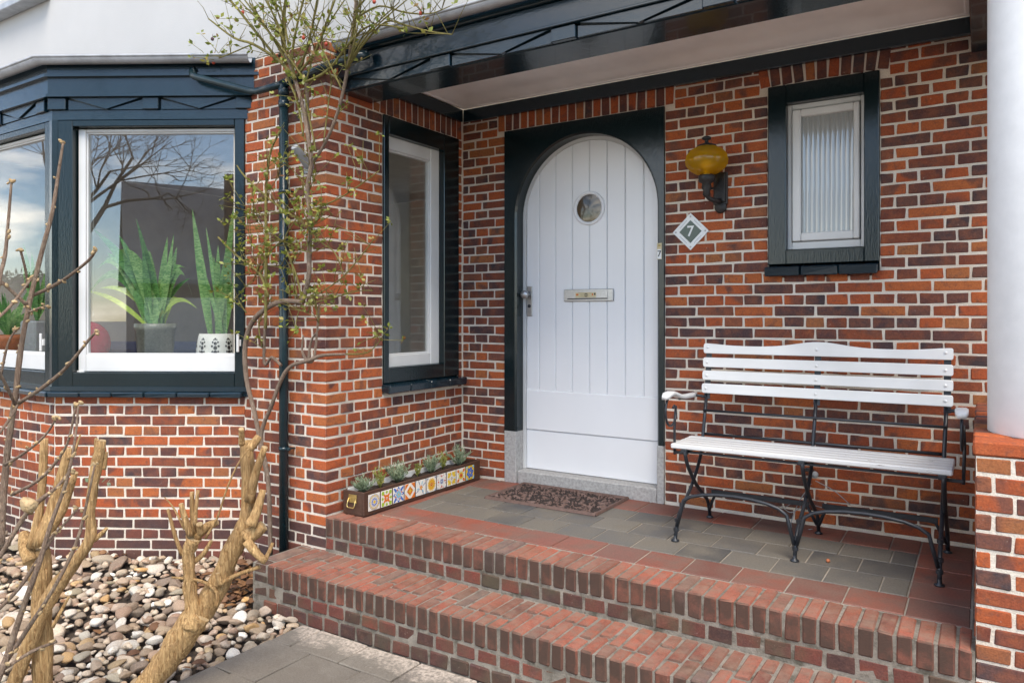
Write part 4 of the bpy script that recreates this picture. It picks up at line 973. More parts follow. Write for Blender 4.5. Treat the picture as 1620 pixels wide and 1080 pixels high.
for pts, ws, t_, dt_ in tw:
    for i in range(1, len(pts)):
        for _ in range(2 if i < len(pts) - 1 else 3):
            u = rng.random() if i < len(pts) - 1 else 1.0; x = pts[i - 1][0] * (1 - u) + pts[i][0] * u; y = pts[i - 1][1] * (1 - u) + pts[i][1] * u
            k = (i - 1 + u) / (len(pts) - 1); p = atD(x + rng.uniform(-5, 5), y + rng.uniform(-4, 4), t_ + dt_ * k); s = rng.uniform(.004, .0075)
            bd.T = Matrix.Translation(p) @ Matrix.Rotation(rng.uniform(0, 3), 4, 'X') @ Matrix.Diagonal((s, s, s * 1.5, 1)); bd.add(SHP[3], IF, True)
bd.T = Matrix.Translation(atD(44, 800, 2.03)) @ Matrix.Rotation(.5, 4, 'X') @ Matrix.Diagonal((.045, .03, .026, 1)); bd.add(SHP[2], IF, True); bd.T = I4
bd.build('bud', 'cutwood', TW, 'stuff')

# ================================================================== CLIMBING ROSE
RO = thing('climbing_rose', 'climbing rose trained up the brick pier over the downpipe', 'rose', (-.48, -1.40, -.30))
rng = random.Random(61)
def stem(b, pts, ws, Y0, dY=0.0, n=7, sub=4):
    K = len(pts); P = []; rr = []
    for i, ((x, y), w) in enumerate(zip(pts, ws)):
        p = onY(x, y, Y0 + dY * i / max(1, K - 1)); P.append(p); rr.append(w / 2 / pxsize(p))
    Q = []; q = []
    for i in range(K - 1):
        p0, p1, p2, p3 = P[max(i - 1, 0)], P[i], P[i + 1], P[min(i + 2, K - 1)]
        for s in range(sub):
            u = s / sub; Q.append(.5 * ((2 * p1) + (p2 - p0) * u + (2 * p0 - 5 * p1 + 4 * p2 - p3) * u * u + (3 * p1 - p0 - 3 * p2 + p3) * u ** 3)); q.append(rr[i] * (1 - u) + rr[i + 1] * u)
    Q.append(P[-1]); q.append(rr[-1]); b.tube(Q, q, n, jit=.05, rng=rng); return Q, q
OLD = [([(428, 880), (424, 760), (412, 700), (402, 650), (390, 600), (388, 545), (402, 505), (440, 478), (478, 478)], [10, 10, 10, 10, 10, 11, 12, 12, 11], -1.38, .0),
       ([(424, 760), (413, 690), (430, 640), (446, 598), (462, 578), (488, 570), (510, 562), (546, 560)], [9, 9, 9, 9, 9, 9, 8, 5], -1.375, .0),
       ([(478, 478), (488, 440), (489, 400), (491, 350), (486, 300), (492, 262), (488, 222), (480, 175), (468, 130), (452, 85)], [12, 11, 11, 10, 10, 10, 9, 9, 8, 7], -1.37, -.06),
       ([(492, 262), (515, 225), (535, 175), (548, 120), (556, 70), (562, 20), (566, -30)], [7, 7, 7, 8, 9, 8, 7], -1.37, -.05),
       ([(488, 225), (486, 170), (484, 130), (470, 110)], [9, 9, 10, 9], -1.37, -.04), ([(445, 578), (430, 565), (418, 574), (420, 500)], [7, 7, 7, 6], -1.37, 0), ([(505, 480), (498, 560), (488, 572), (478, 555), (480, 530)], [4, 6, 8, 5, 4], -1.36, 0), ([(488, 570), (492, 540), (505, 520)], [7, 5, 3], -1.36, 0)]
OLD = [(a_, [q * .72 for q in b_], c_, d_) for a_, b_, c_, d_ in OLD]
st_o = MB(); GU = []
for a in OLD: GU.append(stem(st_o, *a))
st_o.build('stem', 'rosewood', RO)
YOUNG = [([(420, 520), (421, 400), (421, 300), (428, 240), (445, 205)], [7, 7, 6, 5, 4], -1.40, 0), ([(375, 262), (388, 280), (420, 310), (450, 333), (470, 345)], [3, 4, 5, 5, 4], -1.40, 0), ([(452, 85), (440, 40), (420, 0), (410, -20)], [6, 5, 4, 3], -1.43, -.05),
         ([(345, 375), (372, 402), (395, 420), (412, 435), (425, 470)], [4, 5, 5, 5, 5], -1.42, 0), ([(455, 375), (430, 395), (415, 420)], [4, 4, 4], -1.40, 0), ([(500, 330), (540, 312), (580, 285), (600, 270)], [4, 3, 3, 2], -1.40, 0),
         ([(468, 130), (462, 90), (470, 40), (480, 0), (484, -20)], [7, 6, 5, 5, 4], -1.42, -.05), ([(470, 120), (500, 80), (515, 40), (530, 0)], [6, 6, 5, 4], -1.42, -.05), ([(468, 125), (440, 95), (400, 70), (370, 60), (330, 30)], [8, 7, 6, 5, 3], -1.44, -.05),
         ([(440, 95), (400, 45), (372, 10), (352, -10)], [6, 6, 5, 4], -1.44, -.06), ([(455, 100), (425, 50), (395, 5)], [6, 5, 4], -1.43, -.08), ([(475, 110), (490, 60), (500, 10), (505, -15)], [6, 5, 5, 4], -1.42, -.02), ([(484, 130), (520, 110), (560, 60), (590, 40), (640, 45)], [6, 6, 5, 4, 3], -1.42, -.03),
         ([(548, 110), (575, 70), (610, 35), (640, 40), (680, 50), (715, 55)], [5, 5, 4, 4, 3, 3], -1.42, -.0), ([(562, 30), (600, 10), (640, 20), (680, 22), (712, 10)], [5, 4, 4, 3, 2], -1.42, 0), ([(456, 70), (450, 30), (455, -10)], [5, 5, 4], -1.45, 0),
         ([(400, 70), (365, 85), (340, 95), (334, 100)], [3, 3, 2, 2], -1.45, 0), ([(500, 240), (490, 190), (482, 150)], [4, 4, 4], -1.40, 0), ([(480, 215), (470, 160), (455, 120), (445, 60)], [5, 5, 5, 4], -1.42, 0), ([(512, 225), (520, 160), (524, 120), (510, 95)], [3, 3, 3, 2], -1.40, 0),
         ([(560, 20), (585, -10)], [5, 4], -1.42, 0), ([(540, 140), (500, 60), (470, 20)], [4, 4, 3], -1.45, 0), ([(480, 335), (505, 380), (530, 400), (545, 440)], [3, 3, 3, 2], -1.38, 0), ([(495, 470), (540, 440), (575, 400), (590, 380)], [3, 3, 3, 2], -1.38, 0), ([(492, 480), (530, 470), (570, 460), (590, 460)], [3, 3, 2, 2], -1.38, 0), ([(455, 400), (470, 440), (478, 478)], [5, 5, 4], -1.38, 0),
         ([(430, 470), (410, 510), (415, 550)], [3, 3, 3], -1.38, 0), ([(390, 495), (380, 480), (374, 465)], [3, 3, 2], -1.42, 0), ([(545, 560), (580, 558), (600, 540), (600, 530)], [4, 3, 2, 2], -1.36, 0), ([(390, 340), (400, 400), (425, 455)], [2, 2, 2], -1.38, 0), ([(470, 345), (450, 380), (462, 420), (470, 470)], [3, 3, 3, 3], -1.38, 0)]
for k in range(14):                                      # more canes fanning out above the gutter
    x0_, y0_ = rng.choice(((452, 90), (468, 125), (484, 130), (470, 112), (556, 70), (548, 110))); tx = rng.uniform(345, 560) if x0_ < 520 else rng.uniform(540, 660); ty = rng.uniform(-40, 45)
    YOUNG.append(([(x0_, y0_), (x0_ + (tx - x0_) * .35 + rng.uniform(-8, 8), y0_ + (ty - y0_) * .45), (tx, ty)], [4.5, 3.6, 2.4], -1.42, rng.uniform(-.12, .03)))
for k in range(26):                                      # and thin twigs low on the pier
    x0_, y0_ = rng.choice(((421, 420), (489, 420), (488, 360), (440, 478), (495, 470), (478, 478), (445, 380), (490, 300), (421, 340))); a_ = rng.uniform(0, 6.28); l_ = rng.uniform(25, 85)
    YOUNG.append(([(x0_, y0_), (x0_ + math.cos(a_) * l_ * .5 + rng.uniform(-10, 10), y0_ + math.sin(a_) * l_ * .5), (x0_ + math.cos(a_) * l_, y0_ + math.sin(a_) * l_ * .9)], [2.4, 2.0, 1.4], -1.375, rng.uniform(-.05, .02)))
YOUNG = [(p_, [w_ * .72 for w_ in ws_], a_, b_) for p_, ws_, a_, b_ in YOUNG]
st_y = MB(); TIPS = []
for a in YOUNG:
    Q, q = stem(st_y, *a); TIPS.append((Q, q)); GU.append((Q, q))
st_y.build('green_shoot', 'roseshoot', RO, 'stuff')
tg = MB(); lf = MB(); clusters = []
for Q, q in TIPS + GU[2:4]:
    L = len(Q)
    for _ in range(int(L * (.85 if Q[L // 2].z > 2.2 else .75))):
        i = rng.randrange(L // 4, L); p = Q[i]
        if p.z < .9 and rng.random() < .4: continue
        d = Vector((rng.uniform(-1, 1), rng.uniform(-.7, .25), rng.uniform(-.15, 1))).normalized(); l = rng.uniform(.05, .22); m = p + d * l * .5 + Vector((0, 0, .01)); e_ = p + d * l + Vector((0, 0, rng.uniform(-.01, .03)))
        tg.tube([p, m, e_], [.0022, .0017, .001], 5); clusters.append(e_)
        if rng.random() < .5: clusters.append(m)
for p in clusters:
    if rng.random() < (.52 if p.z > 2.3 else .35): continue
    for _ in range(rng.choice((3, 4, 5, 5))):
        d = Vector((rng.uniform(-1, 1), rng.uniform(-1, .5), rng.uniform(-.5, .9))).normalized(); s = rng.uniform(.016, .034); sd = d.orthogonal().normalized(); o_ = d * rng.uniform(.0, .012)
        lf.strip([p + o_, p + o_ + d * s * .5, p + o_ + d * s], [.0008, s * .30, .0008], [sd] * 3)
tg.build('twig', 'roseshoot', RO, 'stuff'); lf.build('foliage', 'roseleaf', RO, 'stuff')
for x, y, Y, m in ((338, 91, -1.45, 'hip'), (338, 99, -1.45, 'hip'), (336, 62, -1.45, 'darkhip'), (332, 98, -1.46, 'darkhip'), (516, 70, -1.43, 'hip'), (666, 21, -1.42, 'hip'), (384, 20, -1.44, 'hip'), (592, 3, -1.42, 'hip'), (456, 10, -1.46, 'darkhip'), (480, 28, -1.44, 'darkhip'), (442, 88, -1.43, 'darkhip'), (480, 60, -1.44, 'hip')):
    p = onY(x, y, Y); b = MB(Matrix.Translation(p) @ Matrix.Diagonal((.010, .010, .012, 1))); b.add(IV, IF, True); b.T = I4; b.tube([p + Vector((0, 0, .011)), p + Vector((.004, 0, .03))], .0012, 5); b.build('rose_hip', m, RO)

# ================================================================== BENCH
BE = thing('garden_bench', 'white slatted bench with curly black iron legs and armrests', 'bench', (2.37, -.42, 0))
BXL, BXR = 1.792, 2.976
def back_y(z): return -.245 + (z - .46) * .16
def slat(z0, z1, top=None, name='back_slat'):
    b = MB(); N = 40; zc = (z0 + z1) / 2; y = back_y(zc); out = []
    r = .010; xs_ = sorted({BXL + (BXR - BXL) * i / N for i in range(N + 1)} | {BXL + q for q in (.0015, .004, .007, r)} | {BXR - q for q in (.0015, .004, .007, r)})
    tp = []
    for x in xs_:
        e_ = min(x - BXL, BXR - x); z = z1 + (top((x - BXL) / (BXR - BXL)) if top else 0) - (r - math.sqrt(max(0, r * r - (r - e_) ** 2)) if e_ < r else 0); tp.append((x, z))
    bt = [(x, z0 + (r - math.sqrt(max(0, r * r - (r - min(x - BXL, BXR - x)) ** 2)) if min(x - BXL, BXR - x) < r else 0)) for x in xs_]
    y0, y1 = y - .022, y; c_ = .003; n = len(xs_); vs = []
    for (xa, za), (xb, zb_) in zip(tp, bt): vs += [(xa, y1, za), (xa, y0 + c_, za), (xa, y0, za - c_), (xb, y0, zb_ + c_), (xb, y0 + c_, zb_), (xb, y1, zb_)]
    fs = [[i * 6 + k, (i + 1) * 6 + k, (i + 1) * 6 + (k + 1) % 6, i * 6 + (k + 1) % 6] for i in range(n - 1) for k in range(6)] + [[5, 4, 3, 2, 1, 0], [(n - 1) * 6 + k for k in range(6)]]
    b.add(vs, fs); o = b.build(name, 'benchwhite', BE)
    for x in (1.815, 2.378, 2.945):
        c2 = MB(Matrix.Translation((x, y0, zc + (.012 if top else 0))) @ Matrix.Rotation(R(90), 4, 'X')); c2.lathe([(.008, 0), (.007, .003), (0, .005)], (0, 0, 0), 10); c2.build('bolt', 'benchwhite', o)
slat(.912, .955, lambda u: .030 * math.exp(-((u - .5) / .13) ** 2) + .012 * math.exp(-(u / .10) ** 2) + .012 * math.exp(-((1 - u) / .10) ** 2))
slat(.838, .890); slat(.768, .819); slat(.697, .749)
rng = random.Random(71)
for i in range(5):
    y0 = -.555 + i * .066; b = MB(); b.cbox(1.735 + (.0 if i < 4 else .0), 2.985, y0, y0 + .056, .438, .462, .007, .0008, rng); b.build('seat_slat', 'seatwhite', BE)
def iron(pts, r, name='iron_bar', n=8, flat_=None, rad=.03):
    b = MB(); b.tube(arcpath(pts, rad, 6), r, n); return b.build(name, 'iron', BE)
for k, x in enumerate((1.802, 2.368, 2.940)):
    b = MB(); b.tube(arcpath([(x, -.668, .004), (x, -.640, .10), (x, -.40, .225), (x, -.255, .38), (x, back_y(.47), .455), (x + .008, back_y(.70) + .004, .70), (x + .012, back_y(.96) + .012, .955)], .07), [.0105], 8) if False else None
    path = arcpath([(x, -.668, .012), (x, -.625, .12), (x, -.42, .225), (x, -.27, .36), (x, -.235, .47), (x + .008, back_y(.70) + .010, .69)], .08)
    b = MB(); b.tube(path, .0092, 8); b.build('leg', 'iron', BE)
    b = MB(); b.tube(arcpath([(x + .012, -.152, .012), (x + .012, -.18, .10), (x + .012, -.40, .235), (x + .012, -.53, .36), (x + .012, -.565, .432)], .08), .0098, 8); b.build('leg', 'iron', BE)
    b = MB(); yb0 = back_y(.68) + .004; yb1 = back_y(.965) + .004
    b.poly([(0, 0)] * 3, 0, 0) if False else None
    b.add([(x - .015 + .012, yb0, .665), (x + .015 + .012, yb0, .665), (x + .027, yb1, .955), (x - .003, yb1, .955), (x - .003, yb0 + .006, .665), (x + .027, yb0 + .006, .665), (x + .027, yb1 + .006, .955), (x - .003, yb1 + .006, .955)], [(0, 1, 2, 3), (5, 4, 7, 6), (1, 5, 6, 2), (4, 0, 3, 7), (3, 2, 6, 7), (4, 5, 1, 0)]); b.build('back_strap', 'iron', BE)
    for (fx, fy) in ((x, -.668), (x + .012, -.152)):
        b = MB(); b.lathe([(.0, .0), (.020, .0), (.020, .005), (.008, .012), (.008, .03)], (fx, fy, .0015), 16); b.build('foot', 'iron', BE)
    b = MB(); b.cbox(x - .010, x + .022, -.57, -.225, .420, .4375, .003); b.build('seat_bracket', 'iron', BE)
    for zz, yy in ((.055, -.655), (.10, -.640), (.16, -.57)): b = MB(); b.lathe([(.0, -.008), (.014, -.008), (.014, .008), (0, .008)], (x, yy, zz), 8, False); b.build('rivet', 'iron', BE)
for xa, xb in ((1.806, 2.362), (2.374, 2.934)):            # low arches between the legs, front and rear
    w = xb - xa; pts = [(xa, -.652, .07), (xa + .02, -.652, .15)] + [(xa + .02 + (w - .04) * (.5 - .5 * math.cos(math.pi * i / 10)), -.652, .15 + .105 * math.sin(math.pi * i / 10) ** .6) for i in range(1, 10)] + [(xb - .02, -.652, .15), (xb, -.652, .07)]
    b = MB(); b.tube(pts, .009, 8); b.build('arch_bar', 'iron', BE)
    b = MB(); pts = [(xa + .012, -.170, .05)] + [(xa + .03 + (w - .04) * (.5 - .5 * math.cos(math.pi * i / 8)), -.185, .10 + .06 * math.sin(math.pi * i / 8) ** .4) for i in range(0, 9)] + [(xb + .012, -.170, .05)]
    b.tube(pts, .008, 8); b.build('arch_bar', 'iron', BE)
    b = MB(); b.cbox(xa + .03, xb - .02, -.198, -.188, .142, .168, .002); b.build('rear_rail', 'iron', BE)
b = MB(); b.tube([(1.80, back_y(.6), .602), (2.95, back_y(.6), .602)], .0065, 8); b.build('cross_bar', 'iron', BE)
b = MB(); b.tube([(1.80, -.222, .474), (2.95, -.222, .474)], .0075, 8); b.build('cross_bar', 'iron', BE)
b = MB(); b.cbox(1.81, 2.95, -.54, -.52, .418, .428, .002); b.build('cross_bar', 'iron', BE)
for sgn, ax in ((-1, 1.745), (1, 3.018)):
    AZ = (.708, .720, .724, .721, .713, .703, .695, .690, .688, .687, .686, .686, .686)
    pts = [(ax, -.665 + .455 * i / 12, AZ[i]) for i in range(13)]
    b = MB(); vs = []
    for i, p in enumerate(pts):
        wd = .021 - .006 * (i / 12) + (.004 if i in (1, 2) else 0); th = .011; wd = wd if i else .014
        vs += [(ax - wd, p[1], p[2] - th), (ax + wd, p[1], p[2] - th), (ax + wd, p[1], p[2] + th * .6), (ax + wd * .6, p[1], p[2] + th), (ax - wd * .6, p[1], p[2] + th), (ax - wd, p[1], p[2] + th * .6)]
    n = len(pts); b.add(vs, [[i * 6 + k, i * 6 + (k + 1) % 6, (i + 1) * 6 + (k + 1) % 6, (i + 1) * 6 + k] for i in range(n - 1) for k in range(6)] + [[5, 4, 3, 2, 1, 0], [(n - 1) * 6 + k for k in range(6)]], True); b.build('armrest', 'benchwhite', BE)
    xp = 1.81 if sgn < 0 else 2.95
    b = MB(); b.tube(arcpath([(ax, -.45, .684), (ax, -.23, .680), (ax - sgn * .02, back_y(.68), .68), (xp, back_y(.68) + .006, .675)], .03), .008, 8); b.build('arm_bar', 'iron', BE)
    lp = [(ax, -.572 + .078 * math.cos(a), .634 + .078 * math.sin(a)) for a in [R(128 + 215 * i / 18) for i in range(19)]] + [(ax, -.505, .635), (ax, -.525, .655), (ax, -.545, .645)]
    b = MB(); b.tube(lp, .0062, 8); b.build('scroll', 'iron', BE)
    b = MB(); b.tube(arcpath([(ax + sgn * .004, -.490, .650), (ax + sgn * .008, -.50, .56), (ax + sgn * .004, -.51, .40)], .03), .007, 8); b.build('arm_post', 'iron', BE)
    b = MB(); b.cbox(min(ax, xp) - .004, max(ax, xp) + .004, -.518, -.504, .405, .419, .002); b.build('arm_bracket', 'iron', BE)

# ================================================================== SMALL THINGS ON THE PORCH
# door mat
x0, x1, y0, y1 = .515, 1.272, -.478, -.012
DM = MB(); nx, ny = 150, 92; vs = []
for j in range(ny + 1):
    for i in range(nx + 1):
        u, v = i / nx, j / ny; x = x0 + (x1 - x0) * u; y = y0 + (y1 - y0) * v; e_ = min(x - x0, x1 - x, y - y0, y1 - y)
        p = Vector((x * 30, y * 30, 0)); p += Vector((mnoise.noise(p * .5), mnoise.noise(p * .5 + Vector((7, 3, 0))), 0)) * 1.6
        d = mnoise.voronoi(p)[0]; k = d[1] - d[0]; z = .016 if e_ < .018 else (.001 + .017 * min(1, k * 1.9) * (1 - .7 * (d[0] < .16)))
        vs.append((x, y, z if e_ > .001 else .002))
DMF = [[j * (nx + 1) + i, j * (nx + 1) + i + 1, (j + 1) * (nx + 1) + i + 1, (j + 1) * (nx + 1) + i] for j in range(ny) for i in range(nx)]
for f_ in DMF: DM.m = 1 if sum(vs[q][2] for q in f_) / 4 < .0085 else 0; DM.add([vs[q] for q in f_], [(0, 1, 2, 3)])  # low faces of the relief take the darker rubber colour
o = DM.build('door_mat', ['rubber', 'rubber_gap']); tag(o, 'brown rubber doormat with a raised scroll pattern before the white door', 'doormat')
# planter box with painted tiles
PB = thing('planter_box', 'long narrow brown wooden planter with a row of painted tiles', 'planter', (.12, -.62, 0))
bx0, bx1, by0, by1, bz = .034, .196, -1.186, -.062, .136
for nm, a in (('side_board', (bx1 - .014, bx1, by0, by1, .004, bz)), ('side_board', (bx0, bx0 + .014, by0, by1, .004, bz)), ('end_board', (bx0 + .0145, bx1 - .0145, by0, by0 + .014, .004, bz)), ('end_board', (bx0 + .0145, bx1 - .0145, by1 - .014, by1, .004, bz)), ('bottom_board', (bx0 + .0145, bx1 - .0145, by0 + .0145, by1 - .0145, .006, .02))):
    b = MB(); b.cbox(*a, .003, .0005, rng); b.build(nm, 'woodbox', PB)
b = MB(); vs = []; nx, ny = 6, 60
for j in range(ny + 1):
    for i in range(nx + 1): x = bx0 + .015 + (bx1 - bx0 - .03) * i / nx; y = by0 + .015 + (by1 - by0 - .03) * j / ny; vs.append((x, y, .112 + .016 * mnoise.noise(Vector((x * 30, y * 30, 1)))))
b.add(vs, [[j * (nx + 1) + i, j * (nx + 1) + i + 1, (j + 1) * (nx + 1) + i + 1, (j + 1) * (nx + 1) + i] for j in range(ny) for i in range(nx)], True); b.build('soil', 'soil', PB)
for z in (.128,):
    b = MB(); b.cbox(bx0 + .016, bx0 + .020, by0 + .02, by1 - .02, .10, .142, .0015); b.build('white_liner', 'plastic', PB)
b = MB(); b.cbox(.082, .142, by0 - .004, by0 - .0005, .072, .118, .002); hp = b.build('handle_plate', 'brass', PB)
b = MB(); b.tube(arcpath([(.085, by0 - .006, .098), (.083, by0 - .018, .062), (.088, by0 - .02, .048), (.136, by0 - .02, .048), (.141, by0 - .018, .062), (.139, by0 - .006, .098)], .012), .003, 8); b.build('handle', 'brass', hp)
MATS = ['t_white', 't_blue', 't_yel', 't_org', 't_red', 't_grn', 't_sky', 't_gry']; W_, BL, YE, OR, RE, GN, SK, GY = range(8)
TS = .094; RX1 = bx1
def ptile(yc, design, bgc=W_):
    b = MB(frame(RX1 + .0005, yc, R(90)) @ Matrix.Translation((0, 0, .072))); h = TS / 2 - .0012
    b.m = bgc; b.cbox(-h, h, -.004, 0, -h, h, .001)
    z = [-.0042]
    def layer(): z[0] -= .00018; return z[0]
    for d in design:
        y = layer(); b.m = d[1]
        def P(pts): b.poly([(p[0] * h, p[1] * h) for p in pts], y, y + .0008)
        k = d[0]
        if k == 'disc': P([(d[2] * math.cos(a), d[2] * math.sin(a)) for a in [2 * math.pi * i / 24 for i in range(24)]])
        elif k == 'petal':
            n_, r0, r1, w, off = d[2:]
            for i in range(n_):
                a = 2 * math.pi * i / n_ + off; c_, s_ = math.cos(a), math.sin(a); rm = r0 + (r1 - r0) * .6
                P([(c_ * u - s_ * v, s_ * u + c_ * v) for u, v in ((r0, 0), (rm, -w), (r1 * .95, -w * .5), (r1, 0), (r1 * .95, w * .5), (rm, w))])
        elif k == 'diamond': P([(d[2], 0), (0, d[2]), (-d[2], 0), (0, -d[2])])
        elif k == 'corner':
            for sx in (-1, 1):
                for sz in (-1, 1): P([(sx * .98, sz * .98), (sx * (.98 - d[2]), sz * .98), (sx * .98, sz * (.98 - d[2]))])
        elif k == 'dots':
            n_, r, s_ = d[2:]
            for i in range(n_):
                a = 2 * math.pi * i / n_ + .39; P([(r * math.cos(a) + s_ * math.cos(q), r * math.sin(a) + s_ * math.sin(q)) for q in [2 * math.pi * j / 8 for j in range(8)]])
    return b.build('painted_tile', MATS, PB)
Q4 = math.pi / 4
DES = [[('disc', GY, .97), ('disc', W_, .9), ('petal', YE, 16, .6, .92, .1, 0), ('petal', GY, 16, .58, .9, .05, .2), ('disc', GY, .56), ('disc', W_, .5), ('petal', BL, 12, .2, .5, .09, 0), ('disc', YE, .2)],
       [('petal', GN, 4, .55, 1.25, .3, Q4), ('petal', GN, 4, .5, .95, .22, 0), ('petal', OR, 4, .0, .75, .16, Q4), ('petal', OR, 4, 0, .45, .2, 0), ('disc', W_, .14), ('disc', RE, .08)],
       [('petal', BL, 8, .3, 1.0, .22, 0), ('petal', W_, 8, .4, .8, .1, 0), ('petal', BL, 4, .5, 1.3, .16, Q4), ('dots', OR, 4, .62, .11), ('petal', SK, 8, .05, .45, .14, .39), ('disc', YE, .12)],
       [('corner', OR, .78), ('diamond', W_, .95), ('diamond', OR, .66), ('petal', GN, 4, .3, .62, .07, 0), ('disc', RE, .32), ('petal', YE, 6, 0, .3, .08, 0)],
       [('petal', GY, 4, .1, 1.2, .08, .5), ('petal', SK, 3, .2, .9, .1, 1.2), ('petal', OR, 5, .0, .35, .1, 0), ('disc', YE, .12), ('corner', SK, .2)],
       [('corner', GY, .4), ('petal', YE, 14, .15, .92, .1, 0), ('petal', OR, 14, .15, .8, .045, .22), ('disc', RE, .2), ('disc', YE, .1)],
       [('corner', GY, .3), ('petal', RE, 4, .5, .9, .14, 0), ('dots', RE, 8, .9, .08), ('petal', GY, 4, .05, .4, .12, Q4), ('petal', BL, 4, .05, .35, .08, 0), ('disc', W_, .1)],
       [('petal', YE, 8, .4, 1.0, .2, .39), ('petal', GY, 8, .35, .75, .05, 0), ('petal', YE, 4, .3, 1.2, .2, Q4), ('disc', W_, .36), ('petal', GY, 6, 0, .32, .07, 0), ('disc', YE, .1)],
       [('petal', OR, 4, .5, 1.25, .24, Q4), ('petal', GN, 8, .4, .8, .06, .39), ('petal', YE, 8, .1, .55, .16, 0), ('disc', OR, .3), ('disc', RE, .18)],
       [('corner', SK, .5), ('petal', BL, 6, .05, .85, .3, .2), ('petal', W_, 6, .3, .5, .03, .2), ('disc', YE, .14)]]
for i, d in enumerate(DES): ptile(-1.108 + i * .1025, d, YE if i == 9 else W_)
HB_ = [(-1.105, 'herb', 'grey-green', .085), (-.975, 'herb2', 'yellow-green', .105), (-.815, 'herb', 'grey-green', .105), (-.615, 'herb2', 'small olive', .07), (-.49, 'herb', 'grey-green', .10), (-.36, 'herb2', 'yellowish', .095), (-.20, 'herb', 'grey-green', .115)]
WHR = ['by the brass handle', 'second from the brass handle', 'in the middle left tuft', 'half hidden, shortest of the row', 'in the middle of the planter', 'next to the corner herb', 'in the porch corner']
rng = random.Random(81)
for k, ((y, m, nm, hh), wh) in enumerate(zip(HB_, ('at the brass handle end', 'second from the brass handle', 'third from the brass handle', 'fourth from the brass handle', 'fifth from the brass handle', 'second from the porch corner', 'nearest the porch corner'))):
    H = thing('herb_plant', f'{nm} herb tuft in the tiled planter, {wh}', 'herb', (.115, y, .112), 'herbs in the tiled planter')
    b = MB(); s_ = MB(); c0 = Vector((.115 + rng.uniform(-.012, .012), y, .105))
    for i in range(30 if m == 'herb' else 12):
        a = rng.uniform(0, 6.28); sp = rng.uniform(.05, .75) if m == 'herb' else rng.uniform(.02, .35); d = Vector((math.cos(a) * sp, math.sin(a) * sp, 1)).normalized(); l = hh * 1.35 * rng.uniform(.55, 1.0); tip = c0 + d * l + Vector((math.cos(a) * sp * .02, math.sin(a) * sp * .02, -.01 * sp))
        s_.tube([c0, c0 + d * l * .5, tip], [.0018, .0014, .0008], 5)
        for j in range(16 if m == 'herb' else 22):
            u = rng.uniform(.25, 1); p = c0 + (tip - c0) * u; dd = (d * .9 + Vector((rng.uniform(-1, 1), rng.uniform(-1, 1), rng.uniform(-.3, .8)))).normalized(); ll = rng.uniform(.014, .032) if m == 'herb' else rng.uniform(.008, .018)
            sd = dd.orthogonal().normalized(); b.strip([p, p + dd * ll * .5, p + dd * ll], [.0006, .0024 if m == 'herb' else .0034, .0004], [sd] * 3)
    s_.build('stem', m, H, 'stuff'); b.build('foliage', m, H, 'stuff')
# wall lamp
LA = thing('wall_lamp', 'black iron wall lamp with an oval amber glass globe', 'lamp', (1.79, -.02, 1.73))
lx, ly = 1.79, -.135
b = MB(); b.cbox(1.792, 1.872, -.020, -.004, 1.752, 1.935, .006); b.cbox(1.802, 1.862, -.032, -.019, 1.765, 1.92, .008); bp = b.build('back_plate', 'lampiron', LA)
b = MB(Matrix.Translation((1.832, -.012, 1.738)) @ Matrix.Rotation(R(90), 4, 'X')); b.lathe([(0, -.006), (.034, -.006), (.036, .0), (.03, .008), (0, .010)], (0, 0, 0), 18); b.build('lower_scroll', 'lampiron', bp)
b = MB(); b.tube(arcpath([(1.835, -.025, 1.775), (1.825, -.08, 1.762), (lx, ly, 1.78), (lx, ly, 1.87)], .05), [.011] * 0 or .013, 10); b.build('arm', 'lampiron', LA)
b = MB(); b.tube([(1.835, -.03, 1.90), (1.82, -.07, 1.84), (1.80, -.11, 1.83), (1.795, ly, 1.845)], .007, 8); b.build('arm_scroll', 'lampiron', LA)
b = MB(); b.lathe([(.012, -.085), (.022, -.075), (.018, -.05), (.028, -.035), (.024, -.01), (.043, .0), (.046, .03), (.042, .036), (.0, .036)], (lx, ly, 1.868), 20); b.build('socket', 'lampiron', LA)
prof = [(.036, -.076), (.062, -.070), (.094, -.050), (.114, -.022), (.118, .006), (.110, .034), (.088, .060), (.055, .078), (.022, .084)]
b = MB(); b.lathe(prof, (lx, ly, 1.984), 40); b.build('amber_globe', 'amber', LA)
b = MB(); b.lathe([(.058, .0), (.052, .012), (.024, .022), (.012, .026), (.010, .040), (.024, .046), (.026, .056), (.012, .064), (0, .066)], (lx, ly, 2.058), 20); b.build('cap', 'lampiron', LA)
b = MB(); b.lathe([(.0, -.03), (.018, -.024), (.031, -.004), (.033, .012), (.025, .032), (.0, .044)], (lx, ly, 1.955), 20); b.lathe([(.016, -.06), (.016, -.022)], (lx, ly, 1.955), 12); b.build('bulb', 'bulb', LA)
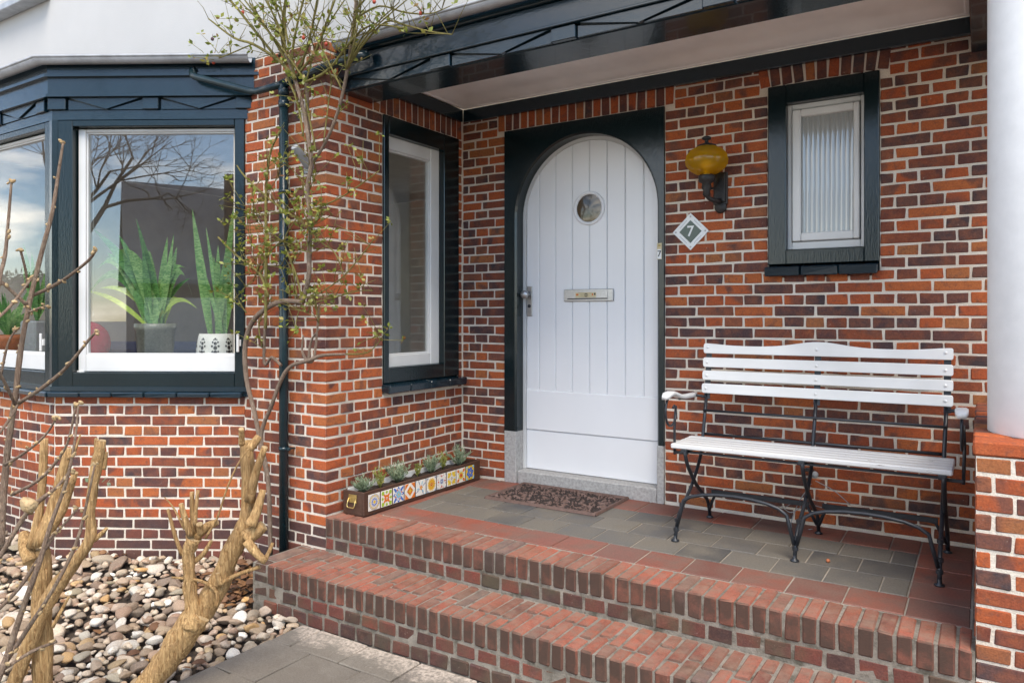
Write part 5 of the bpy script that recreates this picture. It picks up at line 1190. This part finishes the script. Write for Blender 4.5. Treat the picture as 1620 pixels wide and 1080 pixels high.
# house number sign and tag
def text(body, size, loc, mat, parent, name, rot=0, off=.0006):
    c = bpy.data.curves.new(name, 'FONT'); c.body = body; c.size = size; c.align_x = 'CENTER'; c.align_y = 'CENTER'; c.extrude = .0004; c.resolution_u = 6; c.offset = off
    t = bpy.data.objects.new('tmp', c); COL.objects.link(t); bpy.context.view_layer.update(); dg = bpy.context.evaluated_depsgraph_get()
    me = bpy.data.meshes.new_from_object(t.evaluated_get(dg)); bpy.data.objects.remove(t); bpy.data.curves.remove(c)
    me.transform(Matrix.Translation(loc) @ Matrix.Rotation(rot, 4, 'Y') @ Matrix.Rotation(R(90), 4, 'X')); me.materials.clear(); me.materials.append(MAT[mat])
    return link(bpy.data.objects.new(name, me), parent)
NS = thing('house_number_sign', 'white diamond house number sign with a green centre, number 7', 'sign', (1.655, -.01, 1.609))
nx_, nz_, hd_ = 1.655, 1.609, .108
def dia(h): return [(nx_ + h, nz_), (nx_, nz_ + h), (nx_ - h, nz_), (nx_, nz_ - h)]
b = MB(); b.poly(dia(hd_), -.0115, -.0045); b.build('plate', 'enamel', NS)
b = MB(); b.poly(dia(hd_ * .62), -.0125, -.0116); b.build('green_field', 'green_enamel', NS)
text('7', .085, (nx_, -.0132, nz_), 'enamel', NS, 'numeral', off=.0012)
for dx, dz in ((.088, 0), (-.088, 0), (0, .088), (0, -.088)):
    b = MB(Matrix.Translation((nx_ + dx, -.0115, nz_ + dz)) @ Matrix.Rotation(R(90), 4, 'X')); b.lathe([(.005, 0), (.0045, .002), (0, .003)], (0, 0, 0), 10); b.build('screw', 'steel', NS)
b = MB(); rng = random.Random(9)
for sx, sz in ((1, 1), (1, -1), (-1, 1), (-1, -1)):          # the small illegible print round the rim
    for q in range(7):
        t = .28 + q * .07; x = nx_ + sx * hd_ * .82 * t; z = nz_ + sz * hd_ * .82 * (1 - t); b.box(x - .0016, x + .0016, -.0120, -.0116, z - .0035, z + .0025)
b.build('rim_print', 't_gry', NS, 'stuff')
NT_ = thing('number_tag', 'small cream tag with a handwritten 7 on the door frame', 'tag', (1.467, -.016, 1.455))
b = MB(); b.cbox(1.452, 1.482, -.0195, -.0145, 1.456, 1.552, .001); b.build('card', 'tagpaper', NT_)
b = MB(); b.box(1.454, 1.480, -.0202, -.0197, 1.458, 1.515); b.build('paper', 'enamel', NT_)
text('7', .05, (1.467, -.0206, 1.487), 'black', NT_, 'numeral')
b = MB(Matrix.Translation((1.467, -.0195, 1.537)) @ Matrix.Rotation(R(90), 4, 'X')); b.lathe([(.007, 0), (.006, .002), (0, .003)], (0, 0, 0), 12); b.build('screw', 'brass', NT_)
# garden tap and wire under the bench
p = onY(1285, 744, -.012); TA = thing('garden_tap', 'small outdoor tap with loose wire on the wall under the bench', 'tap', (p.x, -.004, p.z))
b = MB(); b.tube([(p.x, .0, p.z), (p.x, -.05, p.z), (p.x, -.07, p.z - .03)], .009, 10); b.build('spout', 'iron', TA)
b = MB(Matrix.Translation((p.x + .02, -.05, p.z - .012)) @ Matrix.Rotation(R(90), 4, 'X')); b.lathe([(0, 0), (.018, 0), (.019, .006), (.016, .010), (0, .011)], (0, 0, 0), 14); b.build('tap_wheel', 'grey_plastic', TA)
b = MB(); b.cbox(p.x - .03, p.x + .01, -.06, -.03, p.z + .0, p.z + .018, .004); b.build('valve_body', 'iron', TA)
for pts in ([(1290, 760), (1320, 775), (1345, 798)], [(1283, 765), (1262, 795), (1250, 830), (1258, 842), (1285, 836)], [(1242, 802), (1262, 790), (1290, 800), (1318, 806)], [(1236, 800), (1250, 812), (1272, 800), (1246, 792)]):
    b = MB(); b.tube(arcpath([onY(x, y, -.10) for x, y in pts], .05), .0026, 6); b.build('wire', 'grey_plastic', TA)
p = onZ(1310, 889, 0); b = MB(Matrix.Translation((p.x, p.y, .008)) @ Matrix.Diagonal((.009, .009, .009, 1))); b.add(IV, IF, True); b.T = I4; o = b.build('hazelnut', 'terracotta'); tag(o, 'small orange-brown nut lying on the grey floor tiles', 'nut')

# ================================================================== THINGS BEHIND THE BAY WINDOW
b = MB(T_A); b.cbox(-1.25, .1, .09, .48, .755, .785, .004); b.T = T_B; b.cbox(-1.7, .12, .09, .42, .752, .782, .004); b.build('inner_sill', 'white', HOUSE)
nA = Vector((math.sin(BA), -math.cos(BA), 0))
def onA(x, y, dep):
    p0 = P2 - nA * dep; d = ray(x, y); return CAM + d * ((p0 - CAM).dot(nA) / d.dot(nA))
rng = random.Random(91)
def blade(parent, base, tip, bend, w, mat, name='leaf'):
    base, tip = Vector(base), Vector(tip); b = MB(); N = 12; P = []; W2 = []; S = []
    d = tip - base; side = d.cross(nA).normalized(); side = (side + nA * rng.uniform(-.5, .5)).normalized()
    for i in range(N + 1):
        u = i / N; P.append(base + d * u + Vector((0, 0, 1)) * bend * math.sin(math.pi * u)); W2.append(max(.0008, w * math.sin(math.pi * min(1, .12 + u * .88)) ** .7)); S.append((side + nA * .25 * math.sin(u * 5 + w * 99)).normalized())
    b.strip(P, W2, S); return b.build(name, mat, parent)
def pot(parent, c, prof, mats, cuts):
    for (a, e_), m, nm in cuts:
        b = MB(); b.lathe(prof[a:e_], c, 32); b.build(nm, m, parent)
zsill = .7855
c = onA(246, 545, .25); K1 = thing('potted_plant', 'long-leaved houseplant in a grey-green glazed pot behind the bay window', 'plant', (c.x, c.y, zsill)); c = Vector((c.x, c.y, zsill))
pot(K1, c, [(0, 0), (.098, 0), (.118, .24), (.125, .245), (.125, .285), (.112, .285), (.108, .26), (0, .26)], None, [((0, 6), 'pot_glaze', 'pot'), ((5, 8), 'soil', 'soil')])
for x, y, bend, w, m in ((142, 440, .26, .036, 'snake'), (165, 410, .22, .038, 'snake'), (236, 395, .03, .034, 'snake'), (305, 470, .26, .03, 'snake'), (135, 470, .24, .032, 'darkleaf'), (295, 425, .16, .034, 'snake'), (180, 440, .20, .03, 'darkleaf'), (200, 390, .05, .030, 'snake'), (160, 455, .09, .022, 'limeleaf'), (132, 459, .05, .016, 'limeleaf'), (225, 385, .02, .028, 'darkleaf'), (265, 375, .02, .022, 'snake'), (280, 390, .02, .026, 'snake'), (275, 370, .0, .02, 'snake'), (290, 480, .10, .016, 'limeleaf'), (312, 488, .11, .015, 'limeleaf'), (145, 360, .08, .03, 'darkleaf'), (188, 372, .05, .024, 'darkleaf'), (215, 345, .02, .03, 'darkleaf'), (250, 470, .0, .014, 'limeleaf'), (238, 420, .01, .02, 'snake'), (186, 410, .04, .018, 'snake'), (300, 440, .06, .016, 'darkleaf'), (170, 400, .08, .02, 'darkleaf'), (258, 490, .02, .013, 'limeleaf')):
    blade(K1, c + Vector((rng.uniform(-.04, .04), rng.uniform(-.04, .04), .262)), onA(x, y, .25 + rng.uniform(-.12, .08)), bend, w, m)
b = MB(); b.tube([onA(148, 212, .13), onA(147, 492, .13)], .0016, 6); b.lathe([(.004, 0), (.006, -.03), (0, -.035)], onA(147, 492, .13), 8); b.build('blind_cord', 'white', wa)
c = onA(343, 548, .20); K2 = thing('potted_plant', 'snake plant in a white pot with black ornaments behind the bay window', 'plant', (c.x, c.y, zsill)); c = Vector((c.x, c.y, zsill))
prof = [(0, 0), (.112, 0), (.116, .02), (.122, .062), (.124, .11), (.117, .17), (.104, .222), (.098, .222), (.09, .20), (0, .20)]
pot(K2, c, prof, None, [((0, 4), 'pot_tan', 'pot_base'), ((3, 8), 'pot_white', 'pot'), ((7, 10), 'soil', 'soil')])
orn = MB()
for k in range(9):                                           # damask-like ornaments wrapped round the pot
    a0 = k * 2 * math.pi / 9
    def pt(u, v):
        z = .10 + v; r = .124 - max(0, min(z, .17) - .11) * .117 - max(0, z - .17) * .25 + .0010; a = a0 + u / .124; return (c.x + r * math.cos(a), c.y + r * math.sin(a), c.z + z)
    for u, v, s_ in ((0, .09, .007), (0, .062, .010), (-.016, .07, .006), (.016, .07, .006), (0, .035, .012), (-.02, .045, .007), (.02, .045, .007), (0, .008, .011), (-.017, .012, .006), (.017, .012, .006), (0, -.015, .007), (-.01, .085, .004), (.01, .085, .004), (-.012, -.02, .004), (.012, -.02, .004)):
        orn.add([pt(u + s_ * math.cos(q), v + s_ * 1.1 * math.sin(q)) for q in [2 * math.pi * i / 8 for i in range(8)]], [list(range(8))])
orn.build('ornament', 'black', K2, 'stuff')
for x, y, w in ((304, 330, .030), (372, 318, .022), (345, 388, .020), (338, 405, .018), (326, 360, .016), (366, 395, .018), (352, 420, .013), (320, 420, .013), (375, 410, .014), (331, 480, .012)):
    blade(K2, c + Vector((rng.uniform(-.06, .06), rng.uniform(-.05, .05), .20)), onA(x, y, .20 + rng.uniform(-.06, .08)), .0, w, 'snake')
c = onA(150, 548, .55); SO = thing('sofa', 'navy sofa behind the bay window', 'sofa', (c.x + .25, c.y + .15, .14))
b = MB(T_A); b.cbox(-1.5, .05, .75, 1.05, .14, .93, .05); b.build('sofa_back', 'navycloth', SO); b = MB(T_A); b.cbox(-1.5, .05, 1.06, 1.6, .14, .55, .05); b.build('sofa_seat', 'navycloth', SO)
c = onA(140, 548, .62); o = MB(Matrix.Translation((c.x, c.y, .93)) @ Matrix.Rotation(BA, 4, 'Z') @ Matrix.Diagonal((.155, .07, .15, 1))); o.add(IV3, IF3, True); o.T = I4; o = o.build('cushion', 'redcloth'); tag(o, 'round crimson cushion on the navy sofa behind the window', 'cushion')
def onB(x, y, dep): return onY(x, y, P1.y + dep)
c = onB(14, 548, .22); K3 = thing('potted_plant', 'leafy plant in an orange clay pot behind the street-side bay window', 'plant', (c.x, c.y, zsill)); c = Vector((c.x, c.y, zsill))
pot(K3, c, [(0, 0), (.09, 0), (.12, .17), (.12, .20), (.105, .20), (0, .18)], None, [((0, 5), 'terracotta', 'pot'), ((4, 6), 'soil', 'soil')])
for i in range(16):
    a = rng.uniform(0, 6.28); blade(K3, c + Vector((0, 0, .18)), c + Vector((math.cos(a) * rng.uniform(.08, .22), math.sin(a) * .12, rng.uniform(.3, .62))), .03, rng.uniform(.012, .026), rng.choice(['darkleaf', 'snake']))
c = onB(58, 548, .26); o = MB(); o.cbox(c.x - .11, c.x + .10, c.y - .06, c.y + .08, zsill, zsill + .30, .012); o.m = 1; o.box(c.x - .09, c.x + .08, c.y - .04, c.y + .06, zsill + .292, zsill + .302); K4 = thing('potted_plant', 'tall plant in a square pale grey planter at the bay corner', 'plant', (c.x, c.y, zsill)); o.build('planter', ['grey_plastic', 'soil'], K4)
for i in range(12):
    a = rng.uniform(0, 6.28); blade(K4, (c.x, c.y, zsill + .29), (c.x + math.cos(a) * rng.uniform(.03, .16), c.y + math.sin(a) * .1, zsill + rng.uniform(.45, .85)), .02, rng.uniform(.012, .022), rng.choice(['darkleaf', 'snake']))
# plant behind the porch side window
K5 = thing('potted_plant', 'broad-leaved plant behind the tall porch window', 'plant', (-.42, -.78, .60))
b = MB(); b.cbox(-.62, -.26, -1.0, -.1, .56, .60, .004); b.build('shelf', 'white', K5)
b = MB(); b.lathe([(0, 0), (.07, 0), (.09, .16), (.08, .16), (0, .15)], (-.42, -.70, .602), 24); b.build('pot', 'terracotta', K5)
for i in range(13):
    a = rng.uniform(-.9, 2.2); l = rng.uniform(.15, .36); blade(K5, (-.42, -.70, .75), (-.42 + .12 * math.cos(a), -.70 + l * math.sin(a), .75 + rng.uniform(.12, .5)), .05, rng.uniform(.02, .035), rng.choice(['darkleaf', 'limeleaf']))

# ================================================================== ACROSS THE STREET (seen in the window glass)
NB = thing('neighbour_house', 'low dark-roofed house with pale garage doors across the street', 'house', (1.0, -25, GZ))
b = MB(); b.box(-.4, 9, -31, -24, GZ - .08, 2.45); b.build('wall', 'brownwall', NB)
b = MB(); b.add([(-.7, -23.5, 2.35), (9.3, -23.5, 2.35), (9.3, -26.6, 6.0), (-.7, -26.6, 6.0), (-.7, -23.5, 2.2), (9.3, -23.5, 2.2), (9.3, -27, 5.7), (-.7, -27, 5.7), (-.7, -31, 2.3), (9.3, -31, 2.3)], [(3, 2, 1, 0), (0, 1, 5, 4), (0, 4, 7, 3), (2, 6, 5, 1), (3, 8, 9, 2), (4, 5, 6, 7), (7, 6, 9, 8), (3, 7, 8), (2, 9, 6)]); ro = b.build('roof', 'roofslate', NB)
b = MB(); b.cbox(2.55, 3.2, -25.0, -24.4, 2.5, 6.2, .02); b.build('chimney', 'brownwall', ro)
for i in range(3): b = MB(); b.cbox(-.1 + i * 2.9, 2.5 + i * 2.9, -23.98, -23.9, GZ - .05, 1.75, .02); b.build('garage_door', 'garage', NB)
def bare_tree(name, label, base, hgt, seed, spread=.5):
    T = thing(name, label, 'tree', base, 'bare trees across the street'); rng = random.Random(seed); tr = MB(); br = MB()
    def grow(p, d, l, r, dep):
        q = p + d * l; m = p + d * l * .5 + Vector((rng.uniform(-1, 1), rng.uniform(-1, 1), rng.uniform(-1, 1))) * l * .06
        (tr if dep < 2 else br).tube([p, m, q], [r, r * .85, r * .7], 7 if dep < 3 else 4, cap=False)
        if dep >= 7: return
        for _ in range(2 if dep < 1 else rng.choice((2, 3, 3) if dep < 5 else (2, 2, 3))):
            nd = (d + Vector((rng.gauss(0, 1), rng.gauss(0, 1), rng.gauss(0, .7))) * spread + Vector((0, 0, .1))).normalized(); grow(q if rng.random() < .7 else m, nd, l * rng.uniform(.66, .86), r * rng.uniform(.52, .7), dep + 1)
    grow(Vector(base), Vector((0, 0, 1)), hgt * .26, hgt * .014, 0)
    tr.build('trunk', 'farbark', T); br.build('crown', 'farbark', T, 'stuff')
bare_tree('bare_tree', 'tall bare tree across the street beside the garage house', (-2.6, -21, GZ - .09), 11, 5)
bare_tree('bare_tree', 'wide bare tree down the street, away from the garage house', (-25.5, -13, GZ - .09), 12, 8)
HG = thing('hedge', 'clipped green hedge down the street under the wide bare tree', 'hedge', (-25, -12, GZ - .09)); b = MB(); rng = random.Random(4)
for _ in range(6000):
    p = Vector((rng.uniform(-32, -19), rng.uniform(-13, -11.6), rng.uniform(GZ, 2.6))); d = Vector((rng.gauss(0, 1), rng.gauss(0, 1), rng.gauss(0, 1))).normalized(); s = .12; b.strip([p, p + d * s, p + d * s * 2], [.01, .06, .01], [d.orthogonal().normalized()] * 3)
b.build('foliage', 'hedge', HG, 'stuff'); b = MB(); b.box(-31.8, -19.2, -12.8, -11.8, GZ - .08, 2.4); b.build('inner_mass', 'farbark', HG)
